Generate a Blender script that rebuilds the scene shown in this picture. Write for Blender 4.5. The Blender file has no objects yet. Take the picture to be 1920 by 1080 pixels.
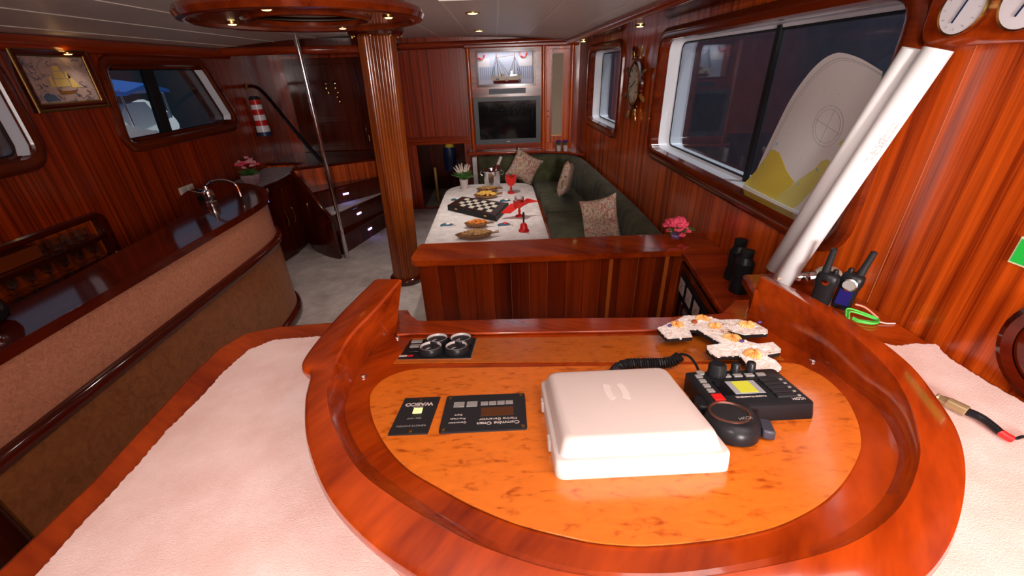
import bpy, bmesh, math, random
from mathutils import Vector, Matrix
from mathutils.geometry import tessellate_polygon
random.seed(7)
PI = math.pi
S = bpy.context.scene
COL = S.collection

# ---------------------------------------------------------------- camera
cam_d = bpy.data.cameras.new('camera')
cam = bpy.data.objects.new('camera', cam_d)
COL.objects.link(cam)
cam_d.sensor_width = 36.0
cam_d.lens = 775.0 / 1920.0 * 36.0
cam_d.clip_start = 0.02
cam.matrix_world = Matrix((((0.99895964, 0.04266779, -0.01609677, 0.00000000), (-0.03418186, 0.46692370, -0.88363672, 0.00000000), (-0.03018686, 0.88326764, 0.46789639, 1.85000000), (0.00000000, 0.00000000, 0.00000000, 1.00000000))))
S.camera = cam

# ---------------------------------------------------------------- world and light
W = bpy.data.worlds.new('world')
S.world = W
W.use_nodes = True
W.node_tree.nodes['Background'].inputs[0].default_value = (0.20, 0.24, 0.31, 1)
W.node_tree.nodes['Background'].inputs[1].default_value = 0.8
S.view_settings.view_transform = 'Standard'
S.view_settings.look = 'None'
S.view_settings.gamma = 1
S.view_settings.exposure = 0.0
S.cycles.transparent_max_bounces = 24


def light(name, kind, loc, power, color, size=0.1, target=None, angle=None, blend=0.6, sy=None):
    d = bpy.data.lights.new(name, kind)
    d.energy = power
    d.color = color
    if kind == 'AREA':
        d.size = size
        if sy:
            d.shape = 'RECTANGLE'
            d.size_y = sy
    elif kind == 'SPOT':
        d.shadow_soft_size = size
        d.spot_size = angle or 2.0
        d.spot_blend = blend
    else:
        d.shadow_soft_size = size
    o = bpy.data.objects.new(name, d)
    COL.objects.link(o)
    o.location = loc
    if target:
        o.rotation_euler = (Vector(target) - Vector(loc)).to_track_quat('-Z', 'Y').to_euler()
    return o


light('bounced_flash', 'AREA', (0.66, 0.35, 2.085), 12, (1.0, 0.88, 0.82), 0.8, (0.85, 1.2, 1.0), sy=1.0)
wl = light('added_rear_fill', 'AREA', (0.55, -1.9, 1.72), 38, (1.0, 0.92, 0.87), 0.45, (0.62, 3.0, 1.15))  # added fill behind the camera, for a milder flash falloff
wl.data.spread = 1.75
light('camera_flash', 'AREA', (-0.22, -0.15, 1.90), 8, (1.0, 0.93, 0.90), 0.12, (0.1, 3.0, 1.1))
for lx, ly, lz, lp, la_ in ((-0.154, 3.6, 2.15, 44, 1.3), (-0.16, 5.1, 2.15, 34, 1.25), (0.95, 3.55, 2.05, 3, 2.0), (0.9, 5.3, 2.05, 4, 2.0),
                            (-1.25, 2.38, 2.03, 10, 2.0), (-0.86, 1.93, 2.03, 4, 2.0), (-0.5, 2.31, 2.03, 4, 2.0), (-0.85, 2.75, 2.03, 10, 2.0),
                            (-2.78, 3.3, 2.02, 1.5, 2.0), (-1.35, 3.9, 2.10, 22, 1.5)):  # the last spot has no ceiling lamp of its own
    light('ceiling_spot_light', 'SPOT', (lx, ly, lz), lp, (1.0, 0.90, 0.82), 0.03, (lx, ly, 0), angle=la_, blend=0.9)


# ---------------------------------------------------------------- materials
def newmat(name):
    m = bpy.data.materials.new(name)
    m.use_nodes = True
    nt = m.node_tree
    b = nt.nodes['Principled BSDF']
    return m, nt, b


def plain(name, c, rough=0.5, metal=0.0, emit=None, es=1.0, coat=0.0, trans=0.0, ior=1.45):
    m, nt, b = newmat(name)
    b.inputs['Base Color'].default_value = (*c, 1)
    b.inputs['Roughness'].default_value = rough
    b.inputs['Metallic'].default_value = metal
    b.inputs['Coat Weight'].default_value = coat
    b.inputs['Coat Roughness'].default_value = 0.08
    b.inputs['Specular IOR Level'].default_value = 0.22 if max(c) < 0.03 and rough > 0.1 else 0.5
    b.inputs['Transmission Weight'].default_value = trans
    b.inputs['IOR'].default_value = ior
    # a faint procedural unevenness so nothing is perfectly flat
    if emit is None and trans == 0:
        tc = nt.nodes.new('ShaderNodeTexCoord')
        n = nt.nodes.new('ShaderNodeTexNoise')
        n.inputs['Scale'].default_value = 35
        mr = nt.nodes.new('ShaderNodeMapRange')
        mr.inputs[3].default_value = max(0.02, rough - 0.05)
        mr.inputs[4].default_value = min(1, rough + 0.05)
        nt.links.new(tc.outputs['Object'], n.inputs['Vector'])
        nt.links.new(n.outputs['Fac'], mr.inputs[0])
        nt.links.new(mr.outputs[0], b.inputs['Roughness'])
    if emit:
        b.inputs['Emission Color'].default_value = (*emit, 1)
        b.inputs['Emission Strength'].default_value = es
    return m


def ramp(nt, stops):
    r = nt.nodes.new('ShaderNodeValToRGB')
    e = r.color_ramp.elements
    while len(e) < len(stops):
        e.new(0.5)
    for i, (p, c) in enumerate(stops):
        e[i].position = p
        e[i].color = (*c, 1)
    return r


def wood(name, dark, light_, axis='z', freq=14.0, rough=0.22, along=0.5, stripe=True, coat=0.25, fine=0.3, dist=0.4, rot=0.0):
    m, nt, b = newmat(name)
    tc = nt.nodes.new('ShaderNodeTexCoord')
    mp = nt.nodes.new('ShaderNodeMapping')
    sc = [1.0, 1.0, 1.0]
    sc['xyz'.index(axis)] = along / freq * 1.0
    mp.inputs['Scale'].default_value = sc
    mp0 = nt.nodes.new('ShaderNodeMapping')
    mp0.inputs['Rotation'].default_value = (0, 0, rot)
    n1 = nt.nodes.new('ShaderNodeTexNoise')
    n1.inputs['Scale'].default_value = freq
    n1.inputs['Detail'].default_value = 3
    n1.inputs['Distortion'].default_value = dist
    n2 = nt.nodes.new('ShaderNodeTexNoise')
    n2.inputs['Scale'].default_value = freq * 9
    n2.inputs['Detail'].default_value = 2
    mx = nt.nodes.new('ShaderNodeMath')
    mx.operation = 'MULTIPLY_ADD'
    mx.inputs[1].default_value = fine
    sub = nt.nodes.new('ShaderNodeMath')
    sub.operation = 'SUBTRACT'
    sub.inputs[1].default_value = 0.5
    r = ramp(nt, [(0.30, dark), (0.50, tuple((a + c) / 2 for a, c in zip(dark, light_))), (0.72, light_)])
    L = nt.links.new
    L(tc.outputs['Object'], mp0.inputs['Vector'])
    L(mp0.outputs[0], mp.inputs['Vector'])
    L(mp.outputs[0], n1.inputs['Vector'])
    L(mp.outputs[0], n2.inputs['Vector'])
    L(n2.outputs['Fac'], sub.inputs[0])
    L(sub.outputs[0], mx.inputs[0])
    L(n1.outputs['Fac'], mx.inputs[2])
    L(mx.outputs[0], r.inputs['Fac'])
    L(r.outputs['Color'], b.inputs['Base Color'])
    b.inputs['Roughness'].default_value = rough
    b.inputs['Coat Weight'].default_value = coat
    b.inputs['Coat Roughness'].default_value = 0.06
    return m


def burl(name, dark, light_, rough=0.2):
    m, nt, b = newmat(name)
    tc = nt.nodes.new('ShaderNodeTexCoord')
    mp = nt.nodes.new('ShaderNodeMapping')
    mp.inputs['Scale'].default_value = (1, 2.2, 1)
    n1 = nt.nodes.new('ShaderNodeTexNoise')
    n1.inputs['Scale'].default_value = 26
    n1.inputs['Detail'].default_value = 6
    n1.inputs['Distortion'].default_value = 0.8
    n2 = nt.nodes.new('ShaderNodeTexNoise')
    n2.inputs['Scale'].default_value = 60
    n2.inputs['Detail'].default_value = 3
    mx = nt.nodes.new('ShaderNodeMath')
    mx.operation = 'MULTIPLY_ADD'
    mx.inputs[1].default_value = 0.35
    sub = nt.nodes.new('ShaderNodeMath')
    sub.operation = 'SUBTRACT'
    sub.inputs[1].default_value = 0.5
    r = ramp(nt, [(0.26, dark), (0.43, light_), (0.75, tuple(min(1, c * 1.15) for c in light_))])
    L = nt.links.new
    L(tc.outputs['Object'], mp.inputs['Vector'])
    L(mp.outputs[0], n1.inputs['Vector'])
    L(mp.outputs[0], n2.inputs['Vector'])
    L(n2.outputs['Fac'], sub.inputs[0])
    L(sub.outputs[0], mx.inputs[0])
    L(n1.outputs['Fac'], mx.inputs[2])
    L(mx.outputs[0], r.inputs['Fac'])
    L(r.outputs['Color'], b.inputs['Base Color'])
    b.inputs['Roughness'].default_value = rough
    b.inputs['Coat Weight'].default_value = 0.3
    b.inputs['Coat Roughness'].default_value = 0.08
    return m


def fuzzy(name, c1, c2, scale=60, bump=0.5, rough=0.95, big=3.0, dist=0.01):
    m, nt, b = newmat(name)
    tc = nt.nodes.new('ShaderNodeTexCoord')
    n1 = nt.nodes.new('ShaderNodeTexNoise')
    n1.inputs['Scale'].default_value = big
    n1.inputs['Detail'].default_value = 5
    n1.inputs['Roughness'].default_value = 0.65
    n2 = nt.nodes.new('ShaderNodeTexNoise')
    n2.inputs['Scale'].default_value = scale
    n2.inputs['Detail'].default_value = 4
    r = ramp(nt, [(0.35, c1), (0.65, c2)])
    bp = nt.nodes.new('ShaderNodeBump')
    bp.inputs['Strength'].default_value = bump
    bp.inputs['Distance'].default_value = dist
    L = nt.links.new
    L(tc.outputs['Object'], n1.inputs['Vector'])
    L(tc.outputs['Object'], n2.inputs['Vector'])
    L(n1.outputs['Fac'], r.inputs['Fac'])
    L(r.outputs['Color'], b.inputs['Base Color'])
    L(n2.outputs['Fac'], bp.inputs['Height'])
    L(bp.outputs[0], b.inputs['Normal'])
    b.inputs['Roughness'].default_value = rough
    b.inputs['Sheen Weight'].default_value = 0.15
    b.inputs['Specular IOR Level'].default_value = 0.2
    return m


def voro(name, stops, scale=20, rough=0.8, detail_noise=True):
    m, nt, b = newmat(name)
    tc = nt.nodes.new('ShaderNodeTexCoord')
    n = nt.nodes.new('ShaderNodeTexNoise')
    n.inputs['Scale'].default_value = scale
    n.inputs['Detail'].default_value = 4
    n.inputs['Roughness'].default_value = 0.7
    n.inputs['Distortion'].default_value = 1.0
    r = ramp(nt, stops)
    nt.links.new(tc.outputs['Object'], n.inputs['Vector'])
    nt.links.new(n.outputs['Fac'], r.inputs['Fac'])
    nt.links.new(r.outputs['Color'], b.inputs['Base Color'])
    b.inputs['Roughness'].default_value = rough
    return m


D1, L1 = (0.16, 0.012, 0.0012), (0.44, 0.048, 0.0035)
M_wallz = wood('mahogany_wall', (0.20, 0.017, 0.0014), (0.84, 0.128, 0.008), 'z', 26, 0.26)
M_fineshaded = wood('fine_mahogany_shaded', (0.12, 0.009, 0.001), (0.48, 0.048, 0.004), 'z', 62, 0.26)  # finer grain, with the dimness of the far walls put into its colour
M_wally = wood('mahogany_lengthwise', D1, L1, 'y', 16, 0.2)
M_wallx = wood('mahogany_crosswise', D1, L1, 'x', 16, 0.2)
M_dark = wood('dark_mahogany', (0.045, 0.004, 0.001), (0.11, 0.009, 0.002), 'y', 10, 0.09)
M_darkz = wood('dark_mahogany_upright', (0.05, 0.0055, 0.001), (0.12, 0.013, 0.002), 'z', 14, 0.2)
M_frame = wood('varnished_frame_wood', (0.09, 0.009, 0.0015), (0.20, 0.026, 0.003), 'y', 12, 0.14)
M_console = wood('varnished_console_wood', (0.19, 0.015, 0.0013), (0.52, 0.068, 0.004), 'x', 7, 0.15, along=1.2, coat=0.4, rot=0.5)
M_rim = wood('varnished_rim_wood', (0.15, 0.011, 0.001), (0.50, 0.062, 0.004), 'y', 6, 0.15, along=1.4, coat=0.4, rot=0.7)
M_burl = burl('figured_console_veneer', (0.36, 0.060, 0.005), (0.66, 0.155, 0.015))
M_dash = burl('figured_dash_veneer', (0.30, 0.055, 0.005), (0.46, 0.11, 0.010))
M_column = wood('fluted_column_wood', (0.14, 0.018, 0.002), (0.40, 0.085, 0.010), 'z', 18, 0.2)
M_plank = wood('planked_bulkhead_wood', (0.10, 0.009, 0.001), (0.34, 0.040, 0.004), 'z', 7, 0.2, along=0.3)
M_bart = voro('bar_panel_speckled', [(0.28, (0.34, 0.12, 0.06)), (0.5, (0.50, 0.19, 0.105)), (0.75, (0.60, 0.26, 0.15))], 60, 0.35)
M_barb = voro('bar_panel_golden', [(0.25, (0.22, 0.065, 0.014)), (0.55, (0.36, 0.12, 0.030)), (0.85, (0.46, 0.17, 0.05))], 22, 0.35)
M_carpet = fuzzy('deck_carpet_pile', (0.80, 0.54, 0.48), (0.92, 0.68, 0.63), 420, 0.6, big=7, dist=0.002)
M_floor = fuzzy('floor_carpet_pile', (0.40, 0.34, 0.31), (0.66, 0.58, 0.54), 120, 0.7, big=4, dist=0.006)
M_cloth = fuzzy('crushed_velvet_cloth', (0.72, 0.64, 0.62), (0.93, 0.87, 0.86), 40, 0.4, big=14, dist=0.004)
M_green = fuzzy('green_velour', (0.052, 0.054, 0.025), (0.110, 0.112, 0.056), 50, 0.3, big=6, dist=0.004)
M_pillow = voro('floral_tapestry', [(0.30, (0.05, 0.06, 0.08)), (0.40, (0.40, 0.24, 0.14)), (0.47, (0.74, 0.60, 0.46)), (0.53, (0.36, 0.07, 0.05)), (0.58, (0.76, 0.62, 0.48)), (0.66, (0.10, 0.15, 0.18))], 9, 0.85)
M_ceil = voro('ceiling_panel_vinyl', [(0.2, (0.74, 0.69, 0.65)), (0.8, (0.84, 0.78, 0.73))], 12, 0.42)
M_seam = plain('ceiling_seam', (0.90, 0.83, 0.75), 0.4)
M_wseam = plain('wall_panel_seam', (0.50, 0.16, 0.06), 0.4)
M_brown = plain('tan_ceiling_patch', (0.17, 0.11, 0.07), 0.5)
M_white = plain('white_gelcoat', (0.85, 0.85, 0.90), 0.3)
M_wplas = plain('white_plastic', (0.60, 0.51, 0.475), 0.42)
M_ivory = plain('ivory_plastic', (0.75, 0.68, 0.55), 0.4)
M_black = plain('black_plastic', (0.012, 0.012, 0.014), 0.32)
M_black2 = plain('satin_black', (0.02, 0.02, 0.022), 0.5)
M_gloss = plain('gloss_black', (0.006, 0.006, 0.008), 0.08)
M_grey = plain('grey_key_plastic', (0.28, 0.27, 0.26), 0.4)
M_tvgrey = plain('tv_bezel_grey', (0.060, 0.066, 0.075), 0.4)
M_chrome = plain('chrome', (0.75, 0.75, 0.77), 0.12, 1.0)
M_brass = plain('brass', (0.60, 0.38, 0.12), 0.25, 1.0)
M_red = plain('red_paint', (0.62, 0.012, 0.012), 0.35)
M_redcloth = fuzzy('red_cloth', (0.60, 0.015, 0.010), (0.75, 0.03, 0.02), 80, 0.2, big=10)
M_navy = plain('navy_paint', (0.012, 0.025, 0.09), 0.4)
M_blue = plain('painted_blue', (0.03, 0.13, 0.22), 0.5)
M_green2 = plain('green_cable', (0.10, 0.62, 0.08), 0.4)
M_leaf = plain('green_leaves', (0.06, 0.16, 0.03), 0.6)
M_pink = plain('pink_petals', (0.80, 0.07, 0.14), 0.6)
M_pink2 = plain('pale_pink_petals', (0.75, 0.30, 0.32), 0.6)
M_wpetal = plain('blush_white_petals', (0.80, 0.66, 0.58), 0.6)
M_purple = plain('purple_petals', (0.10, 0.02, 0.22), 0.6)
M_bowl = wood('carved_bowl_wood', (0.14, 0.05, 0.012), (0.30, 0.12, 0.03), 'x', 30, 0.4)
M_nut = voro('roasted_nuts', [(0.3, (0.38, 0.18, 0.05)), (0.7, (0.70, 0.44, 0.18))], 60, 0.6)
M_chip = plain('yellow_crisps', (0.80, 0.46, 0.08), 0.6)
M_orange = plain('orange_snacks', (0.85, 0.26, 0.03), 0.6)
M_shellw = voro('shell_fragments', [(0.32, (0.42, 0.16, 0.10)), (0.40, (0.85, 0.72, 0.60)), (0.46, (0.95, 0.91, 0.86)), (0.62, (0.95, 0.92, 0.90)), (0.70, (0.55, 0.45, 0.50))], 45, 0.3)
M_shello = voro('orange_scallop', [(0.35, (0.80, 0.28, 0.04)), (0.6, (0.85, 0.48, 0.16)), (0.75, (0.80, 0.62, 0.42))], 40, 0.4)
M_shellb = plain('violet_shell', (0.10, 0.05, 0.22), 0.3)
M_paper = plain('chart_paper', (0.88, 0.89, 0.90), 0.6)
M_lcd = plain('lcd_glow', (0.35, 0.33, 0.02), 0.2, emit=(0.42, 0.40, 0.04), es=0.8)
M_lcdoff = plain('lcd_dark_amber', (0.09, 0.030, 0.010), 0.2)
M_lit = plain('lamp_glow', (1, 0.9, 0.6), 0.3, emit=(1.0, 0.74, 0.30), es=3)
M_led = plain('blue_led', (0.2, 0.2, 1), 0.3, emit=(0.30, 0.30, 1.0), es=14)
M_cream = plain('cream_fabric', (0.42, 0.33, 0.24), 0.8)
M_signg = plain('sign_green', (0.02, 0.60, 0.07), 0.4)
M_signw = plain('sign_border', (0.75, 0.85, 0.55), 0.4)
M_hull = plain('boat_white', (0.80, 0.80, 0.76), 0.4)
M_screen = voro('outside_mesh_screen', [(0.3, (0.16, 0.17, 0.20)), (0.7, (0.24, 0.25, 0.28))], 3, 0.8)
M_sea = plain('harbour_water', (0.02, 0.05, 0.06), 0.2)


def glassmat(name, tint, gloss=0.12):
    m = bpy.data.materials.new(name)
    m.use_nodes = True
    nt = m.node_tree
    nt.nodes.clear()
    o = nt.nodes.new('ShaderNodeOutputMaterial')
    t = nt.nodes.new('ShaderNodeBsdfTransparent')
    t.inputs[0].default_value = (*tint, 1)
    g = nt.nodes.new('ShaderNodeBsdfGlossy')
    g.inputs['Roughness'].default_value = 0.03
    fr = nt.nodes.new('ShaderNodeLayerWeight')
    fr.inputs['Blend'].default_value = gloss
    x = nt.nodes.new('ShaderNodeMixShader')
    L = nt.links.new
    L(fr.outputs['Facing'], x.inputs[0])
    L(t.outputs[0], x.inputs[1])
    L(g.outputs[0], x.inputs[2])
    L(x.outputs[0], o.inputs['Surface'])
    return m


M_glass = glassmat('window_glass', (0.80, 0.86, 0.92))
M_drink = glassmat('drinking_glass', (0.95, 0.96, 0.96), 0.5)
M_drinkg = glassmat('green_drinking_glass', (0.35, 0.55, 0.25))


# ---------------------------------------------------------------- mesh helpers
class MB:
    """collects shapes in world coordinates, then becomes one mesh object"""
    def __init__(s):
        s.v = []
        s.f = []
        s.m = []
        s.mi = 0

    def add(s, vs, fs):
        o = len(s.v)
        s.v += [Vector(p) for p in vs]
        s.f += [tuple(i + o for i in f) for f in fs]
        s.m += [s.mi] * len(fs)
        return s

    def box(s, a, b):
        x0, y0, z0 = (min(a[i], b[i]) for i in range(3))
        x1, y1, z1 = (max(a[i], b[i]) for i in range(3))
        return s.add([(x0, y0, z0), (x1, y0, z0), (x1, y1, z0), (x0, y1, z0), (x0, y0, z1), (x1, y0, z1), (x1, y1, z1), (x0, y1, z1)],
                     [(0, 3, 2, 1), (4, 5, 6, 7), (0, 1, 5, 4), (1, 2, 6, 5), (2, 3, 7, 6), (3, 0, 4, 7)])

    def obox(s, c, ax, ay, az):
        c, ax, ay, az = Vector(c), Vector(ax), Vector(ay), Vector(az)
        vs = [c + ax * i + ay * j + az * k for k in (-1, 1) for i, j in ((-1, -1), (1, -1), (1, 1), (-1, 1))]
        return s.add(vs, [(0, 3, 2, 1), (4, 5, 6, 7), (0, 1, 5, 4), (1, 2, 6, 5), (2, 3, 7, 6), (3, 0, 4, 7)])

    def prism(s, pts, vec, cap=True):
        """planar polygon pts swept by vec"""
        pts = [Vector(p) for p in pts]
        vec = Vector(vec)
        n = len(pts)
        o = [p + vec for p in pts]
        tris = tessellate_polygon([pts])
        fs = []
        if cap:
            fs += [tuple(t) for t in tris]
            fs += [tuple(n + i for i in reversed(t)) for t in tris]
        fs += [(i, (i + 1) % n, n + (i + 1) % n, n + i) for i in range(n)]
        return s.add(pts + o, fs)

    def plate(s, outer, holes, vec):
        loops = [[Vector(p) for p in l] for l in [outer] + list(holes)]
        flat = [p for l in loops for p in l]
        tris = tessellate_polygon(loops)
        n = len(flat)
        vec = Vector(vec)
        fs = [tuple(t) for t in tris] + [tuple(n + i for i in reversed(t)) for t in tris]
        k = 0
        for l in loops:
            m = len(l)
            fs += [(k + i, k + (i + 1) % m, n + k + (i + 1) % m, n + k + i) for i in range(m)]
            k += m
        return s.add(flat + [p + vec for p in flat], fs)

    def loft(s, loops, closed=True, capa=False, capb=False, ring=False):
        n = len(loops[0])
        vs = [p for l in loops for p in l]
        fs = []
        K = len(loops)
        for j in range(K if ring else K - 1):
            j2 = (j + 1) % K
            for i in range(n if closed else n - 1):
                i2 = (i + 1) % n
                fs.append((j * n + i, j * n + i2, j2 * n + i2, j2 * n + i))
        if capa:
            fs.append(tuple(reversed(range(n))))
        if capb:
            fs.append(tuple((K - 1) * n + i for i in range(n)))
        return s.add(vs, fs)

    def lathe(s, prof, c=(0, 0, 0), seg=24, axis=(0, 0, 1), capa=True, capb=True, flute=0, famp=0):
        """prof = [(r, h)...] about axis through c"""
        c = Vector(c)
        az = Vector(axis).normalized()
        ax = az.orthogonal().normalized()
        ay = az.cross(ax)
        loops = []
        for r, h in prof:
            loops.append([c + az * h + (ax * math.cos(2 * PI * i / seg) + ay * math.sin(2 * PI * i / seg)) *
                          (r * (1 + famp * (abs(math.sin(flute * PI * i / seg)) - 0.6) if flute else r / max(r, 1e-9))
                           if flute else r) for i in range(seg)])
        return s.loft(loops, True, capa, capb)

    def cyl(s, a, b, r, r2=None, seg=16):
        a, b = Vector(a), Vector(b)
        d = (b - a)
        return s.lathe([(r, 0), (r if r2 is None else r2, d.length)], a, seg, d)

    def tube(s, pts, r, seg=10, rr=None):
        pts = [Vector(p) for p in pts]
        loops = []
        n0 = None
        for i, p in enumerate(pts):
            t = (pts[min(i + 1, len(pts) - 1)] - pts[max(i - 1, 0)]).normalized()
            if n0 is None:
                n0 = t.orthogonal().normalized()
            n0 = (n0 - t * n0.dot(t)).normalized()
            b = t.cross(n0)
            q = rr[i] if rr else r
            loops.append([p + (n0 * math.cos(2 * PI * k / seg) + b * math.sin(2 * PI * k / seg)) * q for k in range(seg)])
        return s.loft(loops, True, True, True)

    def ball(s, c, r, seg=12, rings=8, sc=(1, 1, 1)):
        c = Vector(c)
        loops = []
        for j in range(1, rings):
            a = PI * j / rings
            loops.append([c + Vector((math.cos(2 * PI * i / seg) * math.sin(a) * r * sc[0], math.sin(2 * PI * i / seg) * math.sin(a) * r * sc[1], -math.cos(a) * r * sc[2])) for i in range(seg)])
        return s.loft(loops, True, True, True)

    def xf(s, M):
        s.v = [M @ p for p in s.v]
        return s

    def build(s, name, mat, parent=None, smooth=None, bevel=0.0, bseg=2, origin=None, **tags):
        me = bpy.data.meshes.new(name)
        lo = Vector([min(p[i] for p in s.v) for i in range(3)])
        hi = Vector([max(p[i] for p in s.v) for i in range(3)])
        if parent is not None:
            org = Vector(parent.get('_w', (0, 0, 0)))
            par = Vector(org)
        else:
            org = Vector(origin) if origin is not None else Vector(((lo.x + hi.x) / 2, (lo.y + hi.y) / 2, lo.z))
        me.from_pydata([tuple(p - org) for p in s.v], [], s.f)
        mats = mat if isinstance(mat, (list, tuple)) else [mat]
        for mm in mats:
            me.materials.append(mm)
        if len(mats) > 1:
            for p, i in zip(me.polygons, s.m):
                p.material_index = i
        bm = bmesh.new()
        bm.from_mesh(me)
        bmesh.ops.remove_doubles(bm, verts=bm.verts, dist=1e-6)
        bmesh.ops.recalc_face_normals(bm, faces=bm.faces)
        bm.to_mesh(me)
        bm.free()
        o = bpy.data.objects.new(name, me)
        COL.objects.link(o)
        if parent is not None:
            o.parent = parent
            o['_w'] = tuple(org)
        else:
            o.location = org
            o['_w'] = tuple(org)
        if bevel:
            b = o.modifiers.new('bevel', 'BEVEL')
            b.width = bevel
            b.segments = bseg
            b.limit_method = 'ANGLE'
            b.angle_limit = 0.6
            b.harden_normals = False
        ang = 0.6 if smooth is None else smooth
        if ang:
            for p in me.polygons:
                p.use_smooth = True
            me.set_sharp_from_angle(angle=ang)
        tag(o, **tags)
        return o


def tag(o, label=None, cat=None, group=None, kind=None):
    if label:
        o['label'] = label
    if cat:
        o['category'] = cat
    if group:
        o['group'] = group
    if kind:
        o['kind'] = kind
    return o


def thing(name, loc, label, cat, group=None, rz=0.0):
    o = bpy.data.objects.new(name, None)
    o.empty_display_size = 0.02
    COL.objects.link(o)
    o.location = loc
    o.rotation_euler = (0, 0, rz)
    o['_w'] = tuple(loc)
    return tag(o, label, cat, group)


def proto(name, label, cat, group=None):
    return thing(name, (0, 0, 0), label, cat, group)


def dup(o, loc=None, rz=None, label=None, parent=None):
    c = o.copy()
    COL.objects.link(c)
    if parent is not None:
        c.parent = parent
    if loc is not None:
        c.location = loc
    if rz is not None:
        c.rotation_euler = (0, 0, rz)
    if label:
        c['label'] = label
    for ch in list(o.children):
        dup(ch, parent=c)
    return c


def spline(pts, n=6, closed=False):
    """Catmull-Rom through pts (tuples of any dimension)"""
    P = [Vector(p) for p in pts]
    N = len(P)
    out = []
    for i in range(N if closed else N - 1):
        p0 = P[(i - 1) % N] if closed or i > 0 else P[0] * 2 - P[1]
        p1, p2 = P[i], P[(i + 1) % N]
        p3 = P[(i + 2) % N] if closed or i + 2 < N else P[-1] * 2 - P[-2]
        for k in range(n):
            t = k / n
            out.append(0.5 * ((2 * p1) + (p2 - p0) * t + (2 * p0 - 5 * p1 + 4 * p2 - p3) * t * t + (3 * p1 - p0 - 3 * p2 + p3) * t ** 3))
    if not closed:
        out.append(P[-1].copy())
    return out


def rpoly(pts, r, n=6):
    """round the corners of a 2-D polygon; r may be a list"""
    out = []
    N = len(pts)
    for i in range(N):
        p = Vector(pts[i])
        a = Vector(pts[i - 1]) - p
        b = Vector(pts[(i + 1) % N]) - p
        rr = r[i] if isinstance(r, (list, tuple)) else r
        ang = a.angle(b)
        d = min(rr / math.tan(ang / 2), a.length * 0.49, b.length * 0.49)
        q0, q1 = p + a.normalized() * d, p + b.normalized() * d
        for k in range(n + 1):
            t = k / n
            out.append((1 - t) ** 2 * q0 + 2 * t * (1 - t) * p + t * t * q1)
    return [tuple(v) for v in out]


def inset(poly, d):
    """offset a 2-D closed polygon inwards by d (any winding)"""
    n = len(poly)
    area = sum(poly[i][0] * poly[(i + 1) % n][1] - poly[(i + 1) % n][0] * poly[i][1] for i in range(n))
    sg = 1 if area > 0 else -1
    out = []
    for i in range(n):
        a, b = Vector(poly[i - 1]), Vector(poly[(i + 1) % n])
        t = (b - a)
        if t.length < 1e-9:
            out.append(poly[i])
            continue
        t.normalize()
        out.append((poly[i][0] - t.y * d * sg, poly[i][1] + t.x * d * sg))
    return out


def text(body, size, origin, xdir, ydir, mat, name, parent, ext=0.0006, align='CENTER', bold=0.0):
    cu = bpy.data.curves.new(name, 'FONT')
    cu.body = body
    cu.size = size
    cu.extrude = ext
    cu.offset = bold
    cu.align_x = align
    cu.align_y = 'CENTER'
    tmp = bpy.data.objects.new(name, cu)
    COL.objects.link(tmp)
    me = bpy.data.meshes.new_from_object(tmp.evaluated_get(bpy.context.evaluated_depsgraph_get()))
    bpy.data.objects.remove(tmp)
    x, y = Vector(xdir).normalized(), Vector(ydir).normalized()
    z = x.cross(y)
    org = Vector(parent.get('_w', (0, 0, 0)))
    for v in me.vertices:
        v.co = Vector(origin) + x * v.co.x + y * v.co.y + z * v.co.z - org
    me.materials.clear()
    me.materials.append(mat)
    o = bpy.data.objects.new(name, me)
    COL.objects.link(o)
    o.parent = parent
    o['_w'] = tuple(org)
    return o


# ================================================================ THE SETTING
def xr(y):
    return 1.25 - 0.14 * max(0.0, (y - 3.75) / 2.45)


XL = -2.93


def mR(y, z, off=0.0):
    return (xr(y) + off, y, z)


def mL(y, z, off=0.0):
    return (XL - off, y, z)


def wall_plate(name, mp, outer, holes, mat, t=0.05):
    b = MB()
    n0 = [mp(y, z, 0) for y, z in outer]
    h0 = [[mp(y, z, 0) for y, z in h] for h in holes]
    b.plate(n0, h0, Vector(mp(0, 0, t)) - Vector(mp(0, 0, 0)))
    return b.build(name, mat, smooth=0, kind='structure')


WB = rpoly([(1.43, 1.245), (3.50, 1.245), (3.50, 2.005), (1.43, 2.005)], 0.09)
WS = rpoly([(4.47, 1.245), (5.60, 1.265), (5.60, 2.0), (4.47, 2.0)], 0.09)
L2 = rpoly([(3.53, 1.415), (5.06, 1.415), (4.76, 1.965), (3.62, 1.965)], 0.08)
L1w = rpoly([(0.9, 1.445), (2.80, 1.445), (2.80, 1.98), (0.9, 1.98)], 0.09)
NICHE = rpoly([(1.0, 0.705), (2.985, 0.705), (2.985, 0.995), (1.0, 0.995)], 0.04)

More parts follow.
